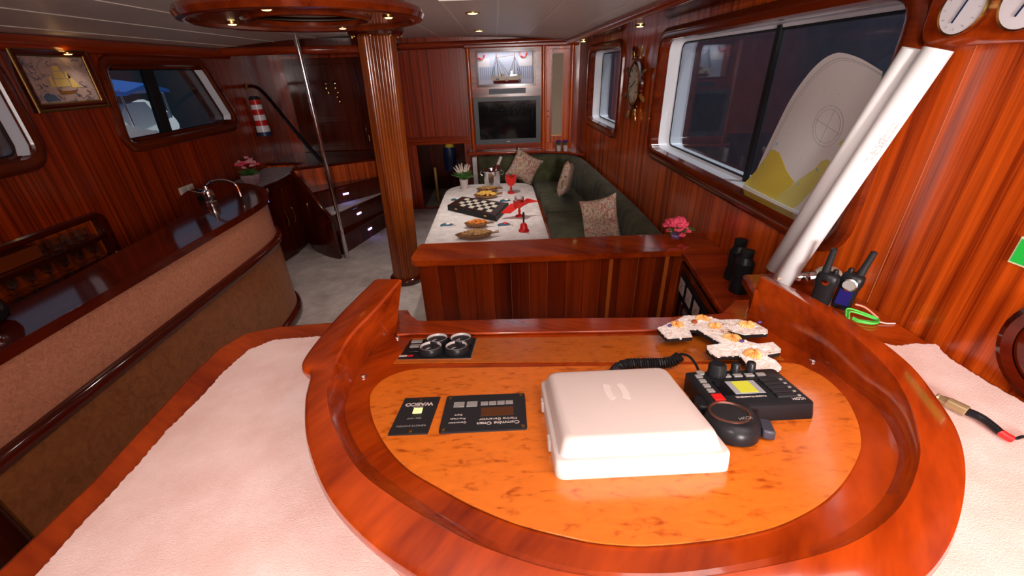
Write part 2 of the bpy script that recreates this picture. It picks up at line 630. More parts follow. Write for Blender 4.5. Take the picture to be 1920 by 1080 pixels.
b = MB()
b.plate([mR(y, z) for y, z in [(-2.5, 0), (3.75, 0), (3.75, 2.3), (-2.5, 2.3)]], [[mR(y, z) for y, z in WB]], (0.05, 0, 0))
b.plate([mR(y, z) for y, z in [(3.75, 0), (6.3, 0), (6.3, 2.3), (3.75, 2.3)]], [[mR(y, z) for y, z in WS]], (0.05, 0, 0))
b.build('wall_right', M_wallz, smooth=0, kind='structure')
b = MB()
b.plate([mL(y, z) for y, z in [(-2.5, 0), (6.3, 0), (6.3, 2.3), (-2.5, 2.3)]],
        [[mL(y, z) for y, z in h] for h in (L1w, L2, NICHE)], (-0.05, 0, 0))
b.build('wall_left', M_fineshaded, smooth=0, kind='structure')
MB().plate([(XL, 6.2, 0), (1.25, 6.2, 0), (1.25, 6.2, 2.3), (XL, 6.2, 2.3)],
           [[(-1.18, 6.2, 0.02), (-0.50, 6.2, 0.02), (-0.50, 6.2, 0.95), (-1.18, 6.2, 0.95)]], (0, 0.05, 0)).build('wall_back', M_fineshaded, smooth=0, kind='structure')
MB().box((XL, -2.5, 0), (1.25, -2.55, 2.3)).build('wall_front', M_wallz, smooth=0, kind='structure')
MB().box((-3.0, -2.5, -0.05), (1.35, 7.4, 0)).build('floor', M_floor, smooth=0, kind='structure')


def zc(x):
    return 2.24 - 0.026 * (x + 0.9) ** 2


xs = [XL + (0.95 - XL) * i / 30 for i in range(31)]
b = MB()
b.loft([[(x, -2.5, zc(x)), (x, 6.2, zc(x)), (x, 6.2, zc(x) + 0.04), (x, -2.5, zc(x) + 0.04)] for x in xs], True, True, True)
b.build('ceiling', M_ceil, kind='structure')
b = MB()
for x in (-2.75, -2.36, -1.95, -1.56, -1.14, -0.70, -0.32, 0.03, 0.41, 0.78):
    b.box((x - 0.007, -2.5, zc(x) - 0.004), (x + 0.007, 6.15, zc(x) + 0.01))
for x0, x1, y in ((-0.32, 0.41, 2.95), (-0.32, 0.41, 0.9)):
    b.box((x0, y - 0.006, zc(0) - 0.004), (x1, y + 0.006, zc(0) + 0.02))
b.build('trim_1', M_seam, smooth=0, kind='structure')
# right soffit with its rounded edge
b = MB()
b.box((0.92, -2.5, 2.105), (1.26, 6.2, 2.2))
b.build('trim_2', M_dark, smooth=0, kind='structure')
b = MB()
b.tube([(0.915, -2.5, 2.135), (0.915, 6.1, 2.135)], 0.032, 12)
b.build('trim_3', M_wally, kind='structure')
b = MB()
b.tube([(XL + 0.015, -2.5, 2.085), (XL + 0.015, 5.25, 2.085)], 0.05, 12)
b.build('trim_4', M_wally, kind='structure')
# lowered bulkhead over the stairs, with a curved front edge
pts = [(XL, 5.15), (-2.2, 5.22), (-1.6, 5.4), (-1.25, 5.7), (-1.2, 6.19), (XL, 6.19)]
b = MB()
b.prism([(x, y, 2.07) for x, y in pts], (0, 0, 0.14))
b.build('trim_5', M_dark, smooth=0, kind='structure')
MB().tube([(-2.9, 5.13, 2.10), (-2.2, 5.20, 2.10), (-1.62, 5.38, 2.10), (-1.27, 5.68, 2.10), (-1.24, 6.12, 2.14), (0.92, 6.12, 2.16)], 0.04, 12).build('trim_6', M_wallx, kind='structure')
# seam strip between the two wall panels on the right
MB().box((1.2490, 1.2000, 1.1), (1.2505, 1.2016, 1.87)).build('trim_7', M_wseam, smooth=0, kind='structure')
# ledge over the passage, passage lining
MB().box((-1.35, 6.10, 0.945), (-0.42, 6.2, 0.985)).build('trim_8', M_wallx, bevel=0.01, kind='structure')
MB().box((-1.35, 6.16, 0.985), (-0.42, 6.2, 1.04)).build('trim_9', M_wallx, smooth=0, kind='structure')
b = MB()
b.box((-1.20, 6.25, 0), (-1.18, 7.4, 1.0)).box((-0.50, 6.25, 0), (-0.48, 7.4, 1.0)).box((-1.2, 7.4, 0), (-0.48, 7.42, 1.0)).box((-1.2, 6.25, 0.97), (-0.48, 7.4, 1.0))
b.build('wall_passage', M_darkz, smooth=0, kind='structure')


def frame_loft(poly, mp, prof, name, mat, parent=None, **k):
    b = MB()
    b.loft([[mp(y, z, off) for y, z in inset(poly, -e)] for e, off in prof], True)
    return b.build(name, mat, parent, **k)


def window(n, poly, mp, side=None):
    """wood frame, white reveal, glass and black seal in one structure group"""
    r = frame_loft(poly, mp, [(-0.002, 0.045), (-0.002, -0.012), (0.008, -0.024), (0.03, -0.030), (0.055, -0.030), (0.072, -0.020), (0.075, 0.0)], 'window_%d' % n, M_frame, kind='structure')
    frame_loft(poly, mp, [(0.001, 0.045), (-0.004, 0.045), (-0.004, 0.07 if side else 0.125), (-0.02, 0.074 if side else 0.130), (-0.02, 0.14), (-0.004, 0.145), (-0.004, 0.24), (0.06, 0.24)], 'window_reveal', M_frame if side else M_white, r)
    if side:
        b = MB()
        b.loft([[mp(y - o_, z, d_) for y, z in side] for o_, d_ in ((0.004, 0.0), (0.010, 0.0), (0.016, 0.072), (0.004, 0.072))], False, ring=True)
        b.build('white_reveal', M_white, r, label='white side reveal')
    gd = -0.052 if side else 0.0
    frame_loft(poly, mp, [(-0.018, 0.128 + gd), (-0.026, 0.126 + gd), (-0.030, 0.132 + gd)], 'window_seal', M_black2, r)
    b = MB()
    pl = inset(poly, 0.015)
    b.prism([mp(y, z, 0.134 + gd) for y, z in pl], Vector(mp(0, 0, 0.006)) - Vector(mp(0, 0, 0)))
    b.build('window_pane', M_glass, r, smooth=0)
    return r


w = window(1, WB, mR)
MB().box((1.37, 2.285, 1.25), (1.39, 2.318, 2.0)).build('window_divider', M_black2, w)
w = window(2, WS, mR)
w = window(3, L2, mL, [(4.990, 1.455), (5.004, 1.50), (4.801, 1.885), (4.765, 1.935)])
MB().obox((XL - 0.10, 4.13, 1.69), (0.02, 0, 0), (0, 0.055, 0), (0, 0.03, 0.285)).build('window_divider', M_black2, w)
w = window(4, L1w, mL, [(2.78, 1.46), (2.798, 1.52), (2.798, 1.91), (2.78, 1.97)])

# ---------------- outside: mesh screens to starboard, harbour to port
o = MB().box((2.3, -1.0, 0.0), (2.31, 14, 2.6)).build('side_awning', M_screen, smooth=0, label='dark mesh awning hanging outside the big side window', cat='awning')
MB().box((-13.5, -6, -0.4), (-3.6, 30, -0.35)).build('harbour_water', M_sea, smooth=0, label='dark green harbour water outside the left windows', cat='water', kind='stuff')


def boat(name, x, y, z, L, h, cloth, label, stripe, rz=0.0):
    t = thing(name, (0, 0, 0), label, 'boat', 'boats moored outside')
    b = MB()
    loops = []
    for i in range(13):
        u = i / 12
        w_ = 0.9 * math.sin(PI * min(1, 0.12 + u * 0.88)) ** 0.6 if u < 1 else 0.05
        yy = -L / 2 + L * u
        sh = h * (1 + 0.35 * (u - 0.45) ** 2 * 3)
        loops.append([(-w_, yy, sh), (-w_ * 0.8, yy, h * 0.35), (-w_ * 0.2, yy, 0), (w_ * 0.2, yy, 0), (w_ * 0.8, yy, h * 0.35), (w_, yy, sh)])
    b.loft(loops, True, True, True)
    b.build('hull', M_hull, t)
    c = MB()
    c.loft([[(-0.55, yy, h + 0.02), (-0.45, yy, h + 0.45 * k), (0.45, yy, h + 0.45 * k), (0.55, yy, h + 0.02)] for yy, k in ((-L * .25, 0.6), (-L * .15, 1), (L * .12, 1), (L * .22, 0.3))], True, True, True)
    c.build('cabin', M_hull, t)
    g = MB()
    g.loft([[(-0.7, yy, h + 0.72 - 0.1 * k), (0, yy, h + 0.84 - 0.1 * k), (0.7, yy, h + 0.72 - 0.1 * k), (0.7, yy, h + 0.67 - 0.1 * k), (-0.7, yy, h + 0.67 - 0.1 * k)] for yy, k in ((-L * .3, 1), (0, 0), (L * .3, 1))], True, True, True)
    g.build('canopy', cloth, t)
    for sx in (-0.6, 0.6):
        for sy in (-L * .28, L * .28):
            MB().cyl((sx, sy, h), (sx, sy, h + 0.66), 0.015).build('canopy_post', M_chrome, t)
    s2 = MB()
    s2.tube([(0.93 * math.sin(PI * min(1, .12 + u * .88)) ** .6, -L / 2 + L * u, h * 0.95) for u in [i / 12 for i in range(12)]], 0.07, 6)
    s2.build('rubbing_strake', stripe, t)
    t.location = (x, y, z)
    t.rotation_euler.z = rz
    return t


boat('moored_boat', -6.3, 7.45, -0.349, 2.2, 1.45, plain('boat_canopy_blue', (0.02, 0.14, 0.50), 0.6), 'white boat with a blue canopy outside the middle left window', plain('boat_red', (0.4, 0.03, 0.03), 0.5), 0.2)
boat('moored_boat', -6.9, 15.5, -0.349, 5.5, 1.30, plain('boat_canopy_dark', (0.02, 0.03, 0.05), 0.6), 'dark covered boat moored furthest off behind the left window divider', M_navy, 0.1)
boat('moored_boat', -6.3, 4.75, -0.349, 2.6, 1.55, plain('boat_canopy_sand', (0.62, 0.60, 0.50), 0.6), 'pale sand-covered boat outside the left edge window', M_hull, -0.05)
# quay wall far behind the boats
MB().box((-14, -8, -0.4), (-13.6, 34, 4.5)).build('quay_wall', plain('quay_shade', (0.02, 0.03, 0.04), 0.8), smooth=0, label='dark quay wall behind the moored boats', cat='wall')
sun = light('sun', 'SUN', (-6, 3, 8), 2.2, (1, 0.97, 0.92))
sun.data.angle = 0.02
sun.rotation_euler = (Vector((-0.35, 0.25, -1.0))).to_track_quat('-Z', 'Y').to_euler()


# ================================================================ BAR
BARP = [(-1.79, -2.45), (-1.79, 0.5), (-1.79, 2.0), (-1.79, 2.7), (-1.795, 2.95), (-1.825, 3.18), (-1.90, 3.35), (-2.0, 3.48), (-2.16, 3.62), (-2.33, 3.70), (-2.46, 3.70)]
BARP = [tuple(v) for v in spline(BARP, 6)]


def sweep(path, prof, capends=True, closedprof=True):
    """path: plan polyline; prof: (out, z) with out positive to the path's right-hand side"""
    loops = []
    N = len(path)
    for i, p in enumerate(path):
        a = Vector(path[max(i - 1, 0)])
        c = Vector(path[min(i + 1, N - 1)])
        t = (c - a).normalized()
        n = Vector((t.y, -t.x))
        loops.append([(p[0] + n.x * o_, p[1] + n.y * o_, z_) for o_, z_ in prof])
    return MB().loft(loops, closedprof, capends and closedprof, capends and closedprof)


def bull(o0, o1, z0, z1, n=6):
    """slab profile with a half-round outer edge"""
    r = (z1 - z0) / 2
    return [(o0, z0)] + [(o1 - r + r * math.sin(PI * i / n), z0 + r - r * math.cos(PI * i / n)) for i in range(n + 1)] + [(o0, z1)]


bar = thing('bar_counter', (-1.95, 1.5, 0), 'long glossy dark red bar with a curved end and speckled tan panels', 'bar')
sweep(BARP, [(-0.03, 0.70), (0, 0.70), (0, 1.0), (-0.03, 1.0)]).build('upper_panel', M_bart, bar)
sweep([(-1.79, 0.99)] + [p for p in BARP if p[1] > 1.0], [(-0.03, 0.02), (0, 0.02), (0, 0.70), (-0.03, 0.70)]).build('lower_panel', M_barb, bar)
MB().box((-1.90, -2.4, 0.02), (-1.88, 0.985, 0.70)).box((-1.88, 0.975, 0.02), (-1.80, 0.985, 0.70)).build('dark_recess', M_darkz, bar, label='dark open recess')
sweep(BARP, bull(-0.005, 0.04, 0.66, 0.73)).build('mid_rail', M_dark, bar)
sweep([(-1.79, 0.99)] + [p for p in BARP if p[1] > 1.0], bull(-0.01, 0.035, 0.0, 0.10)).build('plinth', M_dark, bar)
outl = []
N = len(BARP)
for i, p in enumerate(BARP):
    a, c = Vector(BARP[max(i - 1, 0)]), Vector(BARP[min(i + 1, N - 1)])
    t = (c - a).normalized()
    outl.append((p[0] + t.y * 0.03, p[1] - t.x * 0.03))
outl += [(-2.56, 3.68), (-2.60, 3.5), (-2.52, 3.25), (-2.32, 3.0), (-2.17, 2.8), (-2.12, 2.55), (-2.09, 2.1), (-2.045, 1.6), (-2.04, -2.45)]
MB().prism([(x, y, 0.995) for x, y in outl], (0, 0, 0.045)).build('countertop', M_dark, bar, bevel=0.018, bseg=4)
bk = [(-2.02, -2.4), (-2.02, 1.6), (-2.09, 2.5), (-2.14, 2.82), (-2.3, 3.02), (-2.49, 3.27), (-2.55, 3.5), (-2.5, 3.66)]
b = MB()
b.loft([[(x, y, 0.0), (x, y, 0.995)] for x, y in bk], False)
b.build('back_panel', M_darkz, bar)

t = thing('bar_tap', (-2.15, 3.08, 1.04), 'curved chrome swan-neck tap on the far end of the bar', 'tap')
MB().lathe([(0.040, 0), (0.042, 0.012), (0.030, 0.02), (0.036, 0.04), (0.040, 0.065), (0.034, 0.09), (0.016, 0.10), (0.013, 0.125)], (-2.15, 3.08, 1.04), 20).build('tap_body', M_chrome, t)
arc = [(-2.15 + 0.20 * (1 - math.cos(a)) / 2, 3.08 + 0.02 * (1 - math.cos(a)), 1.135 + 0.065 * math.sin(a)) for a in [PI * i / 14 for i in range(15)]]
arc = [(-2.15, 3.08, 1.12)] + arc + [(-1.943, 3.115, 1.09), (-1.94, 3.11, 1.07)]
MB().tube(arc, 0.009, 10).build('spout', M_chrome, t)
MB().tube([(-2.18, 3.08, 1.11), (-2.23, 3.07, 1.125), (-2.26, 3.06, 1.14)], 0.007).build('lever', M_chrome, t)
o = MB().lathe([(0.042, 0), (0.046, 0.015), (0.044, 0.06), (0.03, 0.08), (0.0001, 0.082)], (-2.2669, 3.1893, 1.0400), 20).build('lidded_jar', M_gloss, label='black lidded jar beside the tap on the bar end', cat='jar')
t = thing('round_pot', (-1.985, 1.42, 1.04), 'black round pot at the near end of the bar', 'pot')
MB().lathe([(0.03, 0), (0.055, 0.02), (0.062, 0.05), (0.05, 0.09), (0.03, 0.10)], (-1.985, 1.42, 1.04), 24).build('pot_body', M_gloss, t)
MB().lathe([(0.032, 0.10), (0.034, 0.105), (0.01, 0.12), (0.001, 0.122)], (-1.985, 1.42, 1.04), 24).build('lid', M_navy, t)
o = MB().ball((-1.86, 1.31, 1.058), 0.016).build('bottle_stopper', M_chrome, label='small round chrome stopper at the near edge of the bar', cat='stopper')

# sockets on the left wall
for k, (y0, y1) in enumerate(((3.84, 3.93), (3.94, 4.03))):
    t = thing('wall_socket', (XL, (y0 + y1) / 2, 0.94), ('ivory wall socket plate, the left one of the pair behind the tap', 'ivory wall socket plate, the right one of the pair behind the tap')[k], 'socket', 'wall sockets behind the bar')
    MB().box((XL, y0, 0.90), (XL + 0.012, y1, 0.985)).build('cover_plate', M_ivory, t, bevel=0.003)
    MB().box((XL + 0.012, y0 + 0.018, 0.918), (XL + 0.016, y1 - 0.018, 0.967)).build('rocker', M_wplas, t, bevel=0.002)

# glass niche
t = thing('glass_niche', (XL, 2.0, 0.70), 'recessed wooden glass rack with a middle shelf in the left wall', 'rack')
b = MB()
b.box((XL - 0.17, 0.98, 0.69), (XL - 0.16, 3.0, 1.01)).box((XL - 0.16, 0.98, 0.69), (XL - 0.051, 3.0, 0.705)).box((XL - 0.16, 0.98, 0.995), (XL - 0.051, 3.0, 1.01)).box((XL - 0.16, 2.985, 0.705), (XL - 0.051, 3.0, 0.995)).box((XL - 0.16, 0.98, 0.705), (XL - 0.051, 1.0, 0.995))
b.build('lining', M_wallz, t, smooth=0)
MB().box((XL - 0.16, 1.005, 0.838), (XL + 0.005, 2.98, 0.872)).build('shelf', M_dark, t, bevel=0.004)
frame_loft(NICHE, mL, [(-0.002, 0.052), (-0.002, -0.01), (0.01, -0.022), (0.035, -0.022), (0.045, -0.01), (0.045, 0.0)], 'rack_frame', M_dark, t)
g = proto('stemmed_glass', 'stemmed clear glass in the lower row of the niche behind the bar', 'glass', 'stemmed glasses in the niche')
MB().lathe([(r_ * 0.85, h_ * 0.66) for r_, h_ in [(0.030, 0), (0.029, 0.004), (0.005, 0.010), (0.004, 0.07), (0.012, 0.08), (0.032, 0.11), (0.036, 0.15), (0.031, 0.185), (0.030, 0.185), (0.034, 0.15), (0.030, 0.112), (0.010, 0.084)]], (0, 0, 0), 16, capb=True).build('bowl', M_drink, g)
for i in range(24):
    o = g if i == 0 else dup(g)
    o.location = (XL - 0.04 - 0.06 * (i % 2), 1.62 + i * 0.057, 0.706)
g = proto('tumbler', 'low clear tumbler on the upper shelf of the niche behind the bar', 'glass', 'tumblers in the niche')
MB().lathe([(0.026, 0), (0.031, 0.02), (0.034, 0.075), (0.032, 0.075), (0.028, 0.02), (0.022, 0.008)], (0, 0, 0), 16).build('bowl', M_drink, g)
k = 0
for i in range(13):
    y = 1.70 + i * 0.098
    if 2.15 < y < 2.58:
        continue
    o = g if k == 0 else dup(g)
    k += 1
    o.location = (XL - 0.06, y, 0.8725)
MB().box((XL - 0.13, 2.18, 0.8725), (XL - 0.04, 2.56, 0.955)).build('wooden_box', plain('orange_box_wood', (0.22, 0.035, 0.004), 0.4), bevel=0.004, label='orange-brown wooden box lying between tumblers in the niche', cat='box')

# ================================================================ STAIRS, CABINET BY THE STAIRS
cab = thing('side_cabinet', (-2.66, 4.7, 0), 'dark red low cabinet with two doors between the bar end and the stairs', 'cabinet')
cp = [(-2.925, 4.15), (-2.60, 4.18), (-2.49, 4.28), (-2.43, 4.60), (-2.44, 4.93), (-2.48, 5.35), (-2.925, 5.36)]
MB().prism([(x, y, 0) for x, y in cp], (0, 0, 0.825)).build('carcass', M_darkz, cab, smooth=0)
MB().prism([(x + (0.02 if x > -2.9 else 0), y - 0.01, 0.826) for x, y in cp], (0, 0, 0.03)).build('top', M_dark, cab, bevel=0.008)
for (x0, y0, x1, y1, hy) in ((-2.477, 4.32, -2.425, 4.59, 0.82), (-2.422, 4.62, -2.405, 4.90, 0.2)):
    d = MB().loft([[(x0, y0, z), (x0 + 0.014, y0, z), (x1 + 0.014, y1, z), (x1, y1, z)] for z in (0.06, 0.78)], True, True, True).build('door', M_darkz, cab, smooth=0)
    hx, hyy = x0 + (x1 - x0) * hy + 0.02, y0 + (y1 - y0) * hy
    MB().tube([(hx, hyy, 0.36), (hx + 0.015, hyy, 0.40), (hx + 0.015, hyy, 0.50), (hx, hyy, 0.54)], 0.005).build('handle', M_brass, d)
MB().obox((-2.46, 4.40, 0.79), (0.004, 0, 0), (0.004, 0.022, 0), (0, 0, 0.03)).build('key_plate', M_ivory, cab, label='small ivory plate')
MB().prism([(x, y, 0.857) for x, y in [(-2.90, 4.42), (-2.56, 4.22), (-2.47, 4.34), (-2.43, 4.62), (-2.44, 4.93), (-2.48, 5.33), (-2.90, 5.34)]], (0, 0, 0.004)).build('lace_runner', fuzzy('lace_white', (0.40, 0.38, 0.42), (0.62, 0.60, 0.66), 90, 0.5, big=25), label='white lace runner spread on the side cabinet', cat='cloth')


def flowers(b_, c, R, n, r, squash=0.7):
    for i in range(n):
        a = random.uniform(0, 2 * PI)
        u = random.uniform(0.15, 1)
        p = Vector(c) + Vector((math.cos(a) * R * u, math.sin(a) * R * u, R * squash * math.sqrt(max(0, 1 - u * u)) + random.uniform(-.2, .2) * R))
        for k in range(5):
            q = Vector((math.cos(k * 1.257 + a), math.sin(k * 1.257 + a), random.uniform(-.3, .5)))
            b_.ball(p + q * r * 0.6, r * 0.6, 6, 4)


def leaves(b_, c, R, n, L=0.05, up=1.0):
    for i in range(n):
        a = random.uniform(0, 2 * PI)
        d = Vector((math.cos(a), math.sin(a), random.uniform(0.2, 1.3) * up)).normalized()
        s = d.cross(Vector((0, 0, 1))).normalized()
        p = Vector(c) + d * R * 0.3
        l = L * random.uniform(.7, 1.2)
        m_ = p + d * l * .5
        e = p + d * l + Vector((0, 0, -l * .2))
        w_ = l * .16
        nn = s.cross(d) * 0.002
        b_.add([p, m_ + s * w_, e, m_ - s * w_, p + nn, m_ + s * w_ + nn, e + nn, m_ - s * w_ + nn], [(0, 1, 2, 3), (4, 7, 6, 5), (0, 4, 5, 1), (1, 5, 6, 2), (2, 6, 7, 3), (3, 7, 4, 0)])


c = Vector((-2.6129, 4.4560, 0.8620))
t = thing('potted_flowers', c, 'pink and white flowers in a lilac square pot on the lace runner', 'plant')
MB().loft([[c + Vector((sx * s, sy * s, z)) for sx, sy in ((-1, -1), (1, -1), (1, 1), (-1, 1))] for s, z in ((0.045, 0), (0.068, 0.10), (0.062, 0.10), (0.05, 0.08))], True, True, True).build('pot', plain('lilac_pot', (0.60, 0.42, 0.50), 0.5), t)
b = MB(); leaves(b, c + Vector((0, 0, .09)), .05, 70, .09); b.build('foliage', M_leaf, t, smooth=0)
b = MB(); flowers(b, c + Vector((0, 0, .17)), .11, 16, .020); b.build('pink_blossoms', M_pink2, t)
b = MB(); flowers(b, c + Vector((0.0, -0.01, .16)), .12, 12, .018); b.build('rose_blossoms', M_pink, t)

NW = (-1.55, 5.52)
stair = thing('winding_stairs', (NW[0], NW[1], 0), 'dark wood winding stairs with pale carpet and blue step lights', 'stairs')
ends = [(-1.86, 4.50), (-1.93, 4.55), (-2.20, 4.74), (-2.44, 5.02)]
tops = [0.22, 0.45, 0.67, 0.90]
zprev = 0.0
for k, (e, zt) in enumerate(zip(ends, tops)):
    outer = [p for p in [(-2.05, 4.56), (-2.33, 4.84), (-2.40, 4.99)] if p[0] < e[0] - 0.02]
    poly = [NW, e] + outer + [(-2.44, 5.38), (-2.92, 5.39), (-2.92, 6.18), (-1.55, 6.18)]
    MB().prism([(x, y, zprev) for x, y in poly], (0, 0, zt - zprev - 0.03)).build('riser', M_darkz if k < 3 else M_wallz, stair, smooth=0)
    d = (Vector(e) - Vector(NW)).normalized()
    nrm = Vector((-d.y, d.x))
    if nrm.x < 0:
        nrm = -nrm
    poly2 = [(NW[0] + nrm.x * .02, NW[1] + nrm.y * .02), (e[0] + nrm.x * .02, e[1] + nrm.y * .02)] + poly[1:]
    st = MB().prism([(x, y, zt - 0.03) for x, y in poly2], (0, 0, 0.03)).build('tread', M_dark, stair, bevel=0.006)
    if k == 1:
        cpoly = [NW, e] + [(-2.19, 4.80), (-2.42, 5.05), (-1.9, 5.4)]
        dd = Vector(cpoly[1]) - Vector(NW)
        MB().prism([(NW[0] * 0.97 + e[0] * 0.03, NW[1] * 0.97 + e[1] * 0.03, zt + .001), (e[0], e[1] + .02, zt + .001), (-2.18, 4.77, zt + .001), (-2.17, 4.84, zt + .001), (-1.66, 5.45, zt + .001)], (0, 0, 0.008)).build('carpet', M_cloth, st)
    zprev = zt
    # blue lights in the risers
    f = 0.40
    if k < 3:
        pc = Vector((NW[0] + (e[0] - NW[0]) * (0.55 if k else 0.45), NW[1] + (e[1] - NW[1]) * (0.55 if k else 0.45)))
        MB().obox((pc.x + nrm.x * .004, pc.y + nrm.y * .004, zt - 0.11), (d.x * 0.035, d.y * 0.035, 0), (nrm.x * 0.004, nrm.y * 0.004, 0), (0, 0, 0.009)).build('step_light', M_led, stair)
MB().box((-1.60, 5.50, 0), (-1.50, 6.18, 0.9)).build('newel_panel', M_darkz, stair, bevel=0.006)
MB().box((-1.60, 5.9, 0.9), (-1.53, 6.18, 2.1)).build('door_post', M_darkz, stair, bevel=0.006)
sp = [(-1.853, 4.385, 0.50), (-1.95, 4.43, 0.62), (-2.05, 4.50, 0.74), (-2.20, 4.64, 0.84), (-2.33, 4.79, 0.88), (-2.40, 4.92, 0.89)]
sp = spline(sp, 5)
b = MB()
lp = []
for i, p in enumerate(sp):
    a, c_ = sp[max(i - 1, 0)], sp[min(i + 1, len(sp) - 1)]
    tt = Vector((c_.x - a.x, c_.y - a.y, 0)).normalized()
    n_ = Vector((tt.y, -tt.x, 0)) * 0.02
    lp.append([(p.x - n_.x, p.y - n_.y, 0), (p.x + n_.x, p.y + n_.y, 0), (p.x + n_.x, p.y + n_.y, p.z), (p.x - n_.x, p.y - n_.y, p.z)])
b.loft(lp, True, True, True)
b.build('stringer', M_dark, stair, bevel=0.008, bseg=3)
# companionway door behind the stairs
t = thing('companionway_door', (-2.2, 6.19, 0.9), 'dark mahogany panelled door at the head of the winding stairs', 'door')
MB().box((-2.75, 6.165, 0.905), (-1.70, 6.195, 2.05)).build('door_leaf', M_darkz, t, bevel=0.004)
for z0, z1 in ((0.97, 1.28), (1.36, 1.98)):
    MB().box((-2.62, 6.155, z0), (-1.83, 6.164, z1)).build('door_panel', M_darkz, t, bevel=0.006)
MB().tube([(-1.80, 6.14, 1.0), (-1.80, 6.12, 1.02), (-1.80, 6.12, 1.1), (-1.80, 6.14, 1.12)], 0.006).build('door_handle', M_brass, t)

o = MB().cyl((-1.775, 4.375, 0), (-1.775, 4.375, 2.2), 0.021, seg=24).build('chrome_pole', M_chrome, label='tall polished chrome pole at the foot of the winding stairs', cat='pole')
hr = spline([(-2.92, 5.5, 1.765), (-2.80, 5.38, 1.765), (-2.66, 5.24, 1.735), (-2.50, 5.09, 1.62), (-2.15, 4.73, 1.33), (-1.80, 4.40, 1.05)], 6)
t = thing('stair_handrail', (-2.92, 5.5, 1.76), 'black bent handrail running from the left wall down to the chrome pole', 'handrail')
MB().tube(hr, 0.019, 12).build('rail_tube', M_gloss, t)
MB().cyl((-2.93, 5.51, 1.765), (-2.915, 5.495, 1.765), 0.035).build('wall_flange', M_brass, t)

# lighthouse on the wall
t = thing('lighthouse_ornament', (-2.87, 5.4, 1.22), 'red and white striped lighthouse ornament hung on the left wall', 'ornament')
ly, lx = 5.43, -2.85
b = MB().lathe([(0.085, 0), (0.082, 0.045)], (lx, ly, 1.225), 20); b.build('base', M_navy, t)
hs = [0.045, 0.115, 0.175, 0.235, 0.295, 0.345, 0.40]
for i in range(6):
    r0, r1 = 0.078 - 0.022 * (hs[i] / 0.4), 0.078 - 0.022 * (hs[i + 1] / 0.4)
    MB().lathe([(r0, hs[i]), (r1, hs[i + 1])], (lx, ly, 1.225), 20).build('stripe_band', M_white if i % 2 == 0 else M_red, t, label='white band' if i % 2 == 0 else 'red band')
MB().lathe([(0.066, 0.40), (0.066, 0.415), (0.045, 0.42), (0.045, 0.435)], (lx, ly, 1.225), 20).build('gallery', M_black2, t)

# hanging ornaments on the back
for k, x in enumerate((-2.24, -2.12)):
    t = thing('hanging_ornament', (x, 6.10, 2.07), ('left dangling chain with a glass ball and drops by the stairs door', 'right dangling chain with a glass ball and driftwood drops by the stairs door')[k], 'ornament', 'ornaments hanging above the stairs')
    MB().tube([(x, 6.10, 2.07), (x + 0.01, 6.10, 1.78)], 0.0025, 6).build('chain', M_brass, t)
    MB().ball((x + 0.01, 6.10, 1.755), 0.028, 12, 8).build('glass_ball', M_chrome, t)
    b = MB()
    for i in range(4 if k else 2):
        b.ball((x + 0.012 + 0.02 * ((i % 2) - .5), 6.10, 1.70 - i * 0.055), 0.016, 8, 6, (1, 1, 1.6))
    b.build('drops', M_brass, t)

# ================================================================ COLUMN AND CEILING RING
t = thing('fluted_column', (-0.985, 3.78, 0), 'thick fluted mahogany column from floor to ceiling', 'column')
b = MB()
seg = 192
loops = []
for z, r in [(0.06, 0.128), (0.5, 0.130), (1.0, 0.134), (1.5, 0.138), (2.13, 0.141)]:
    cx_ = -0.985 + 0.07 * z / 2.13
    loops.append([(cx_ + (r + 0.006 * (abs(math.sin(16 * (2 * PI * i / seg))) - .5) * 1.4) * math.cos(2 * PI * i / seg), 3.78 + (r + 0.006 * (abs(math.sin(16 * (2 * PI * i / seg))) - .5) * 1.4) * math.sin(2 * PI * i / seg), z) for i in range(seg)])
b.loft(loops, True, True, True)
b.build('shaft', M_column, t, smooth=1.2)
MB().lathe([(0.155, 0), (0.165, 0.015), (0.165, 0.045), (0.15, 0.06), (0.14, 0.065)], (-0.985, 3.78, 0), 40).build('base_ring', M_dark, t)
MB().lathe([(0.15, 0), (0.20, 0.01), (0.215, 0.03), (0.215, 0.06), (0.2, 0.11)], (-0.915, 3.78, 2.10), 40).build('collar', M_dark, t)
for k in range(8):
    a = 2 * PI * k / 8
    MB().lathe([(0.012, 0), (0.012, 0.006)], (-0.915 + .19 * math.cos(a), 3.78 + .19 * math.sin(a), 2.098), 8).build('collar_bolt', M_brass, t)

RC = (-0.865, 2.34)
t = thing('ceiling_ring', (RC[0], RC[1], 2.08), 'round varnished wood ceiling ring with small lamps and an open dome', 'ceiling ring')
RO = 0.505
b = MB()
prof = [(0.25, 2.11), (0.25, 2.095), (0.262, 2.088), (0.28, 2.090), (0.288, 2.100), (RO - 0.035, 2.100), (RO - 0.025, 2.088), (RO - 0.005, 2.083), (RO + 0.018, 2.090), (RO + 0.028, 2.11), (RO + 0.02, 2.130), (RO, 2.137), (RO - 0.05, 2.137), (0.25, 2.137)]
b.lathe([(r, z - 0.014) for r, z in prof], (RC[0], RC[1], 0), 96, capa=False, capb=False)
b.build('ring_board', M_frame, t)
MB().lathe([(RO - 0.06, 2.12), (RO - 0.06, 2.232)], (RC[0], RC[1], 0), 64, capa=False, capb=False).build('drum', M_brown, t)
MB().lathe([(0.275, 2.12), (0.27, 2.19), (0.18, 2.225), (0.001, 2.23)], (RC[0], RC[1], 0), 48, capa=False, capb=False).build('dome', M_brown, t)


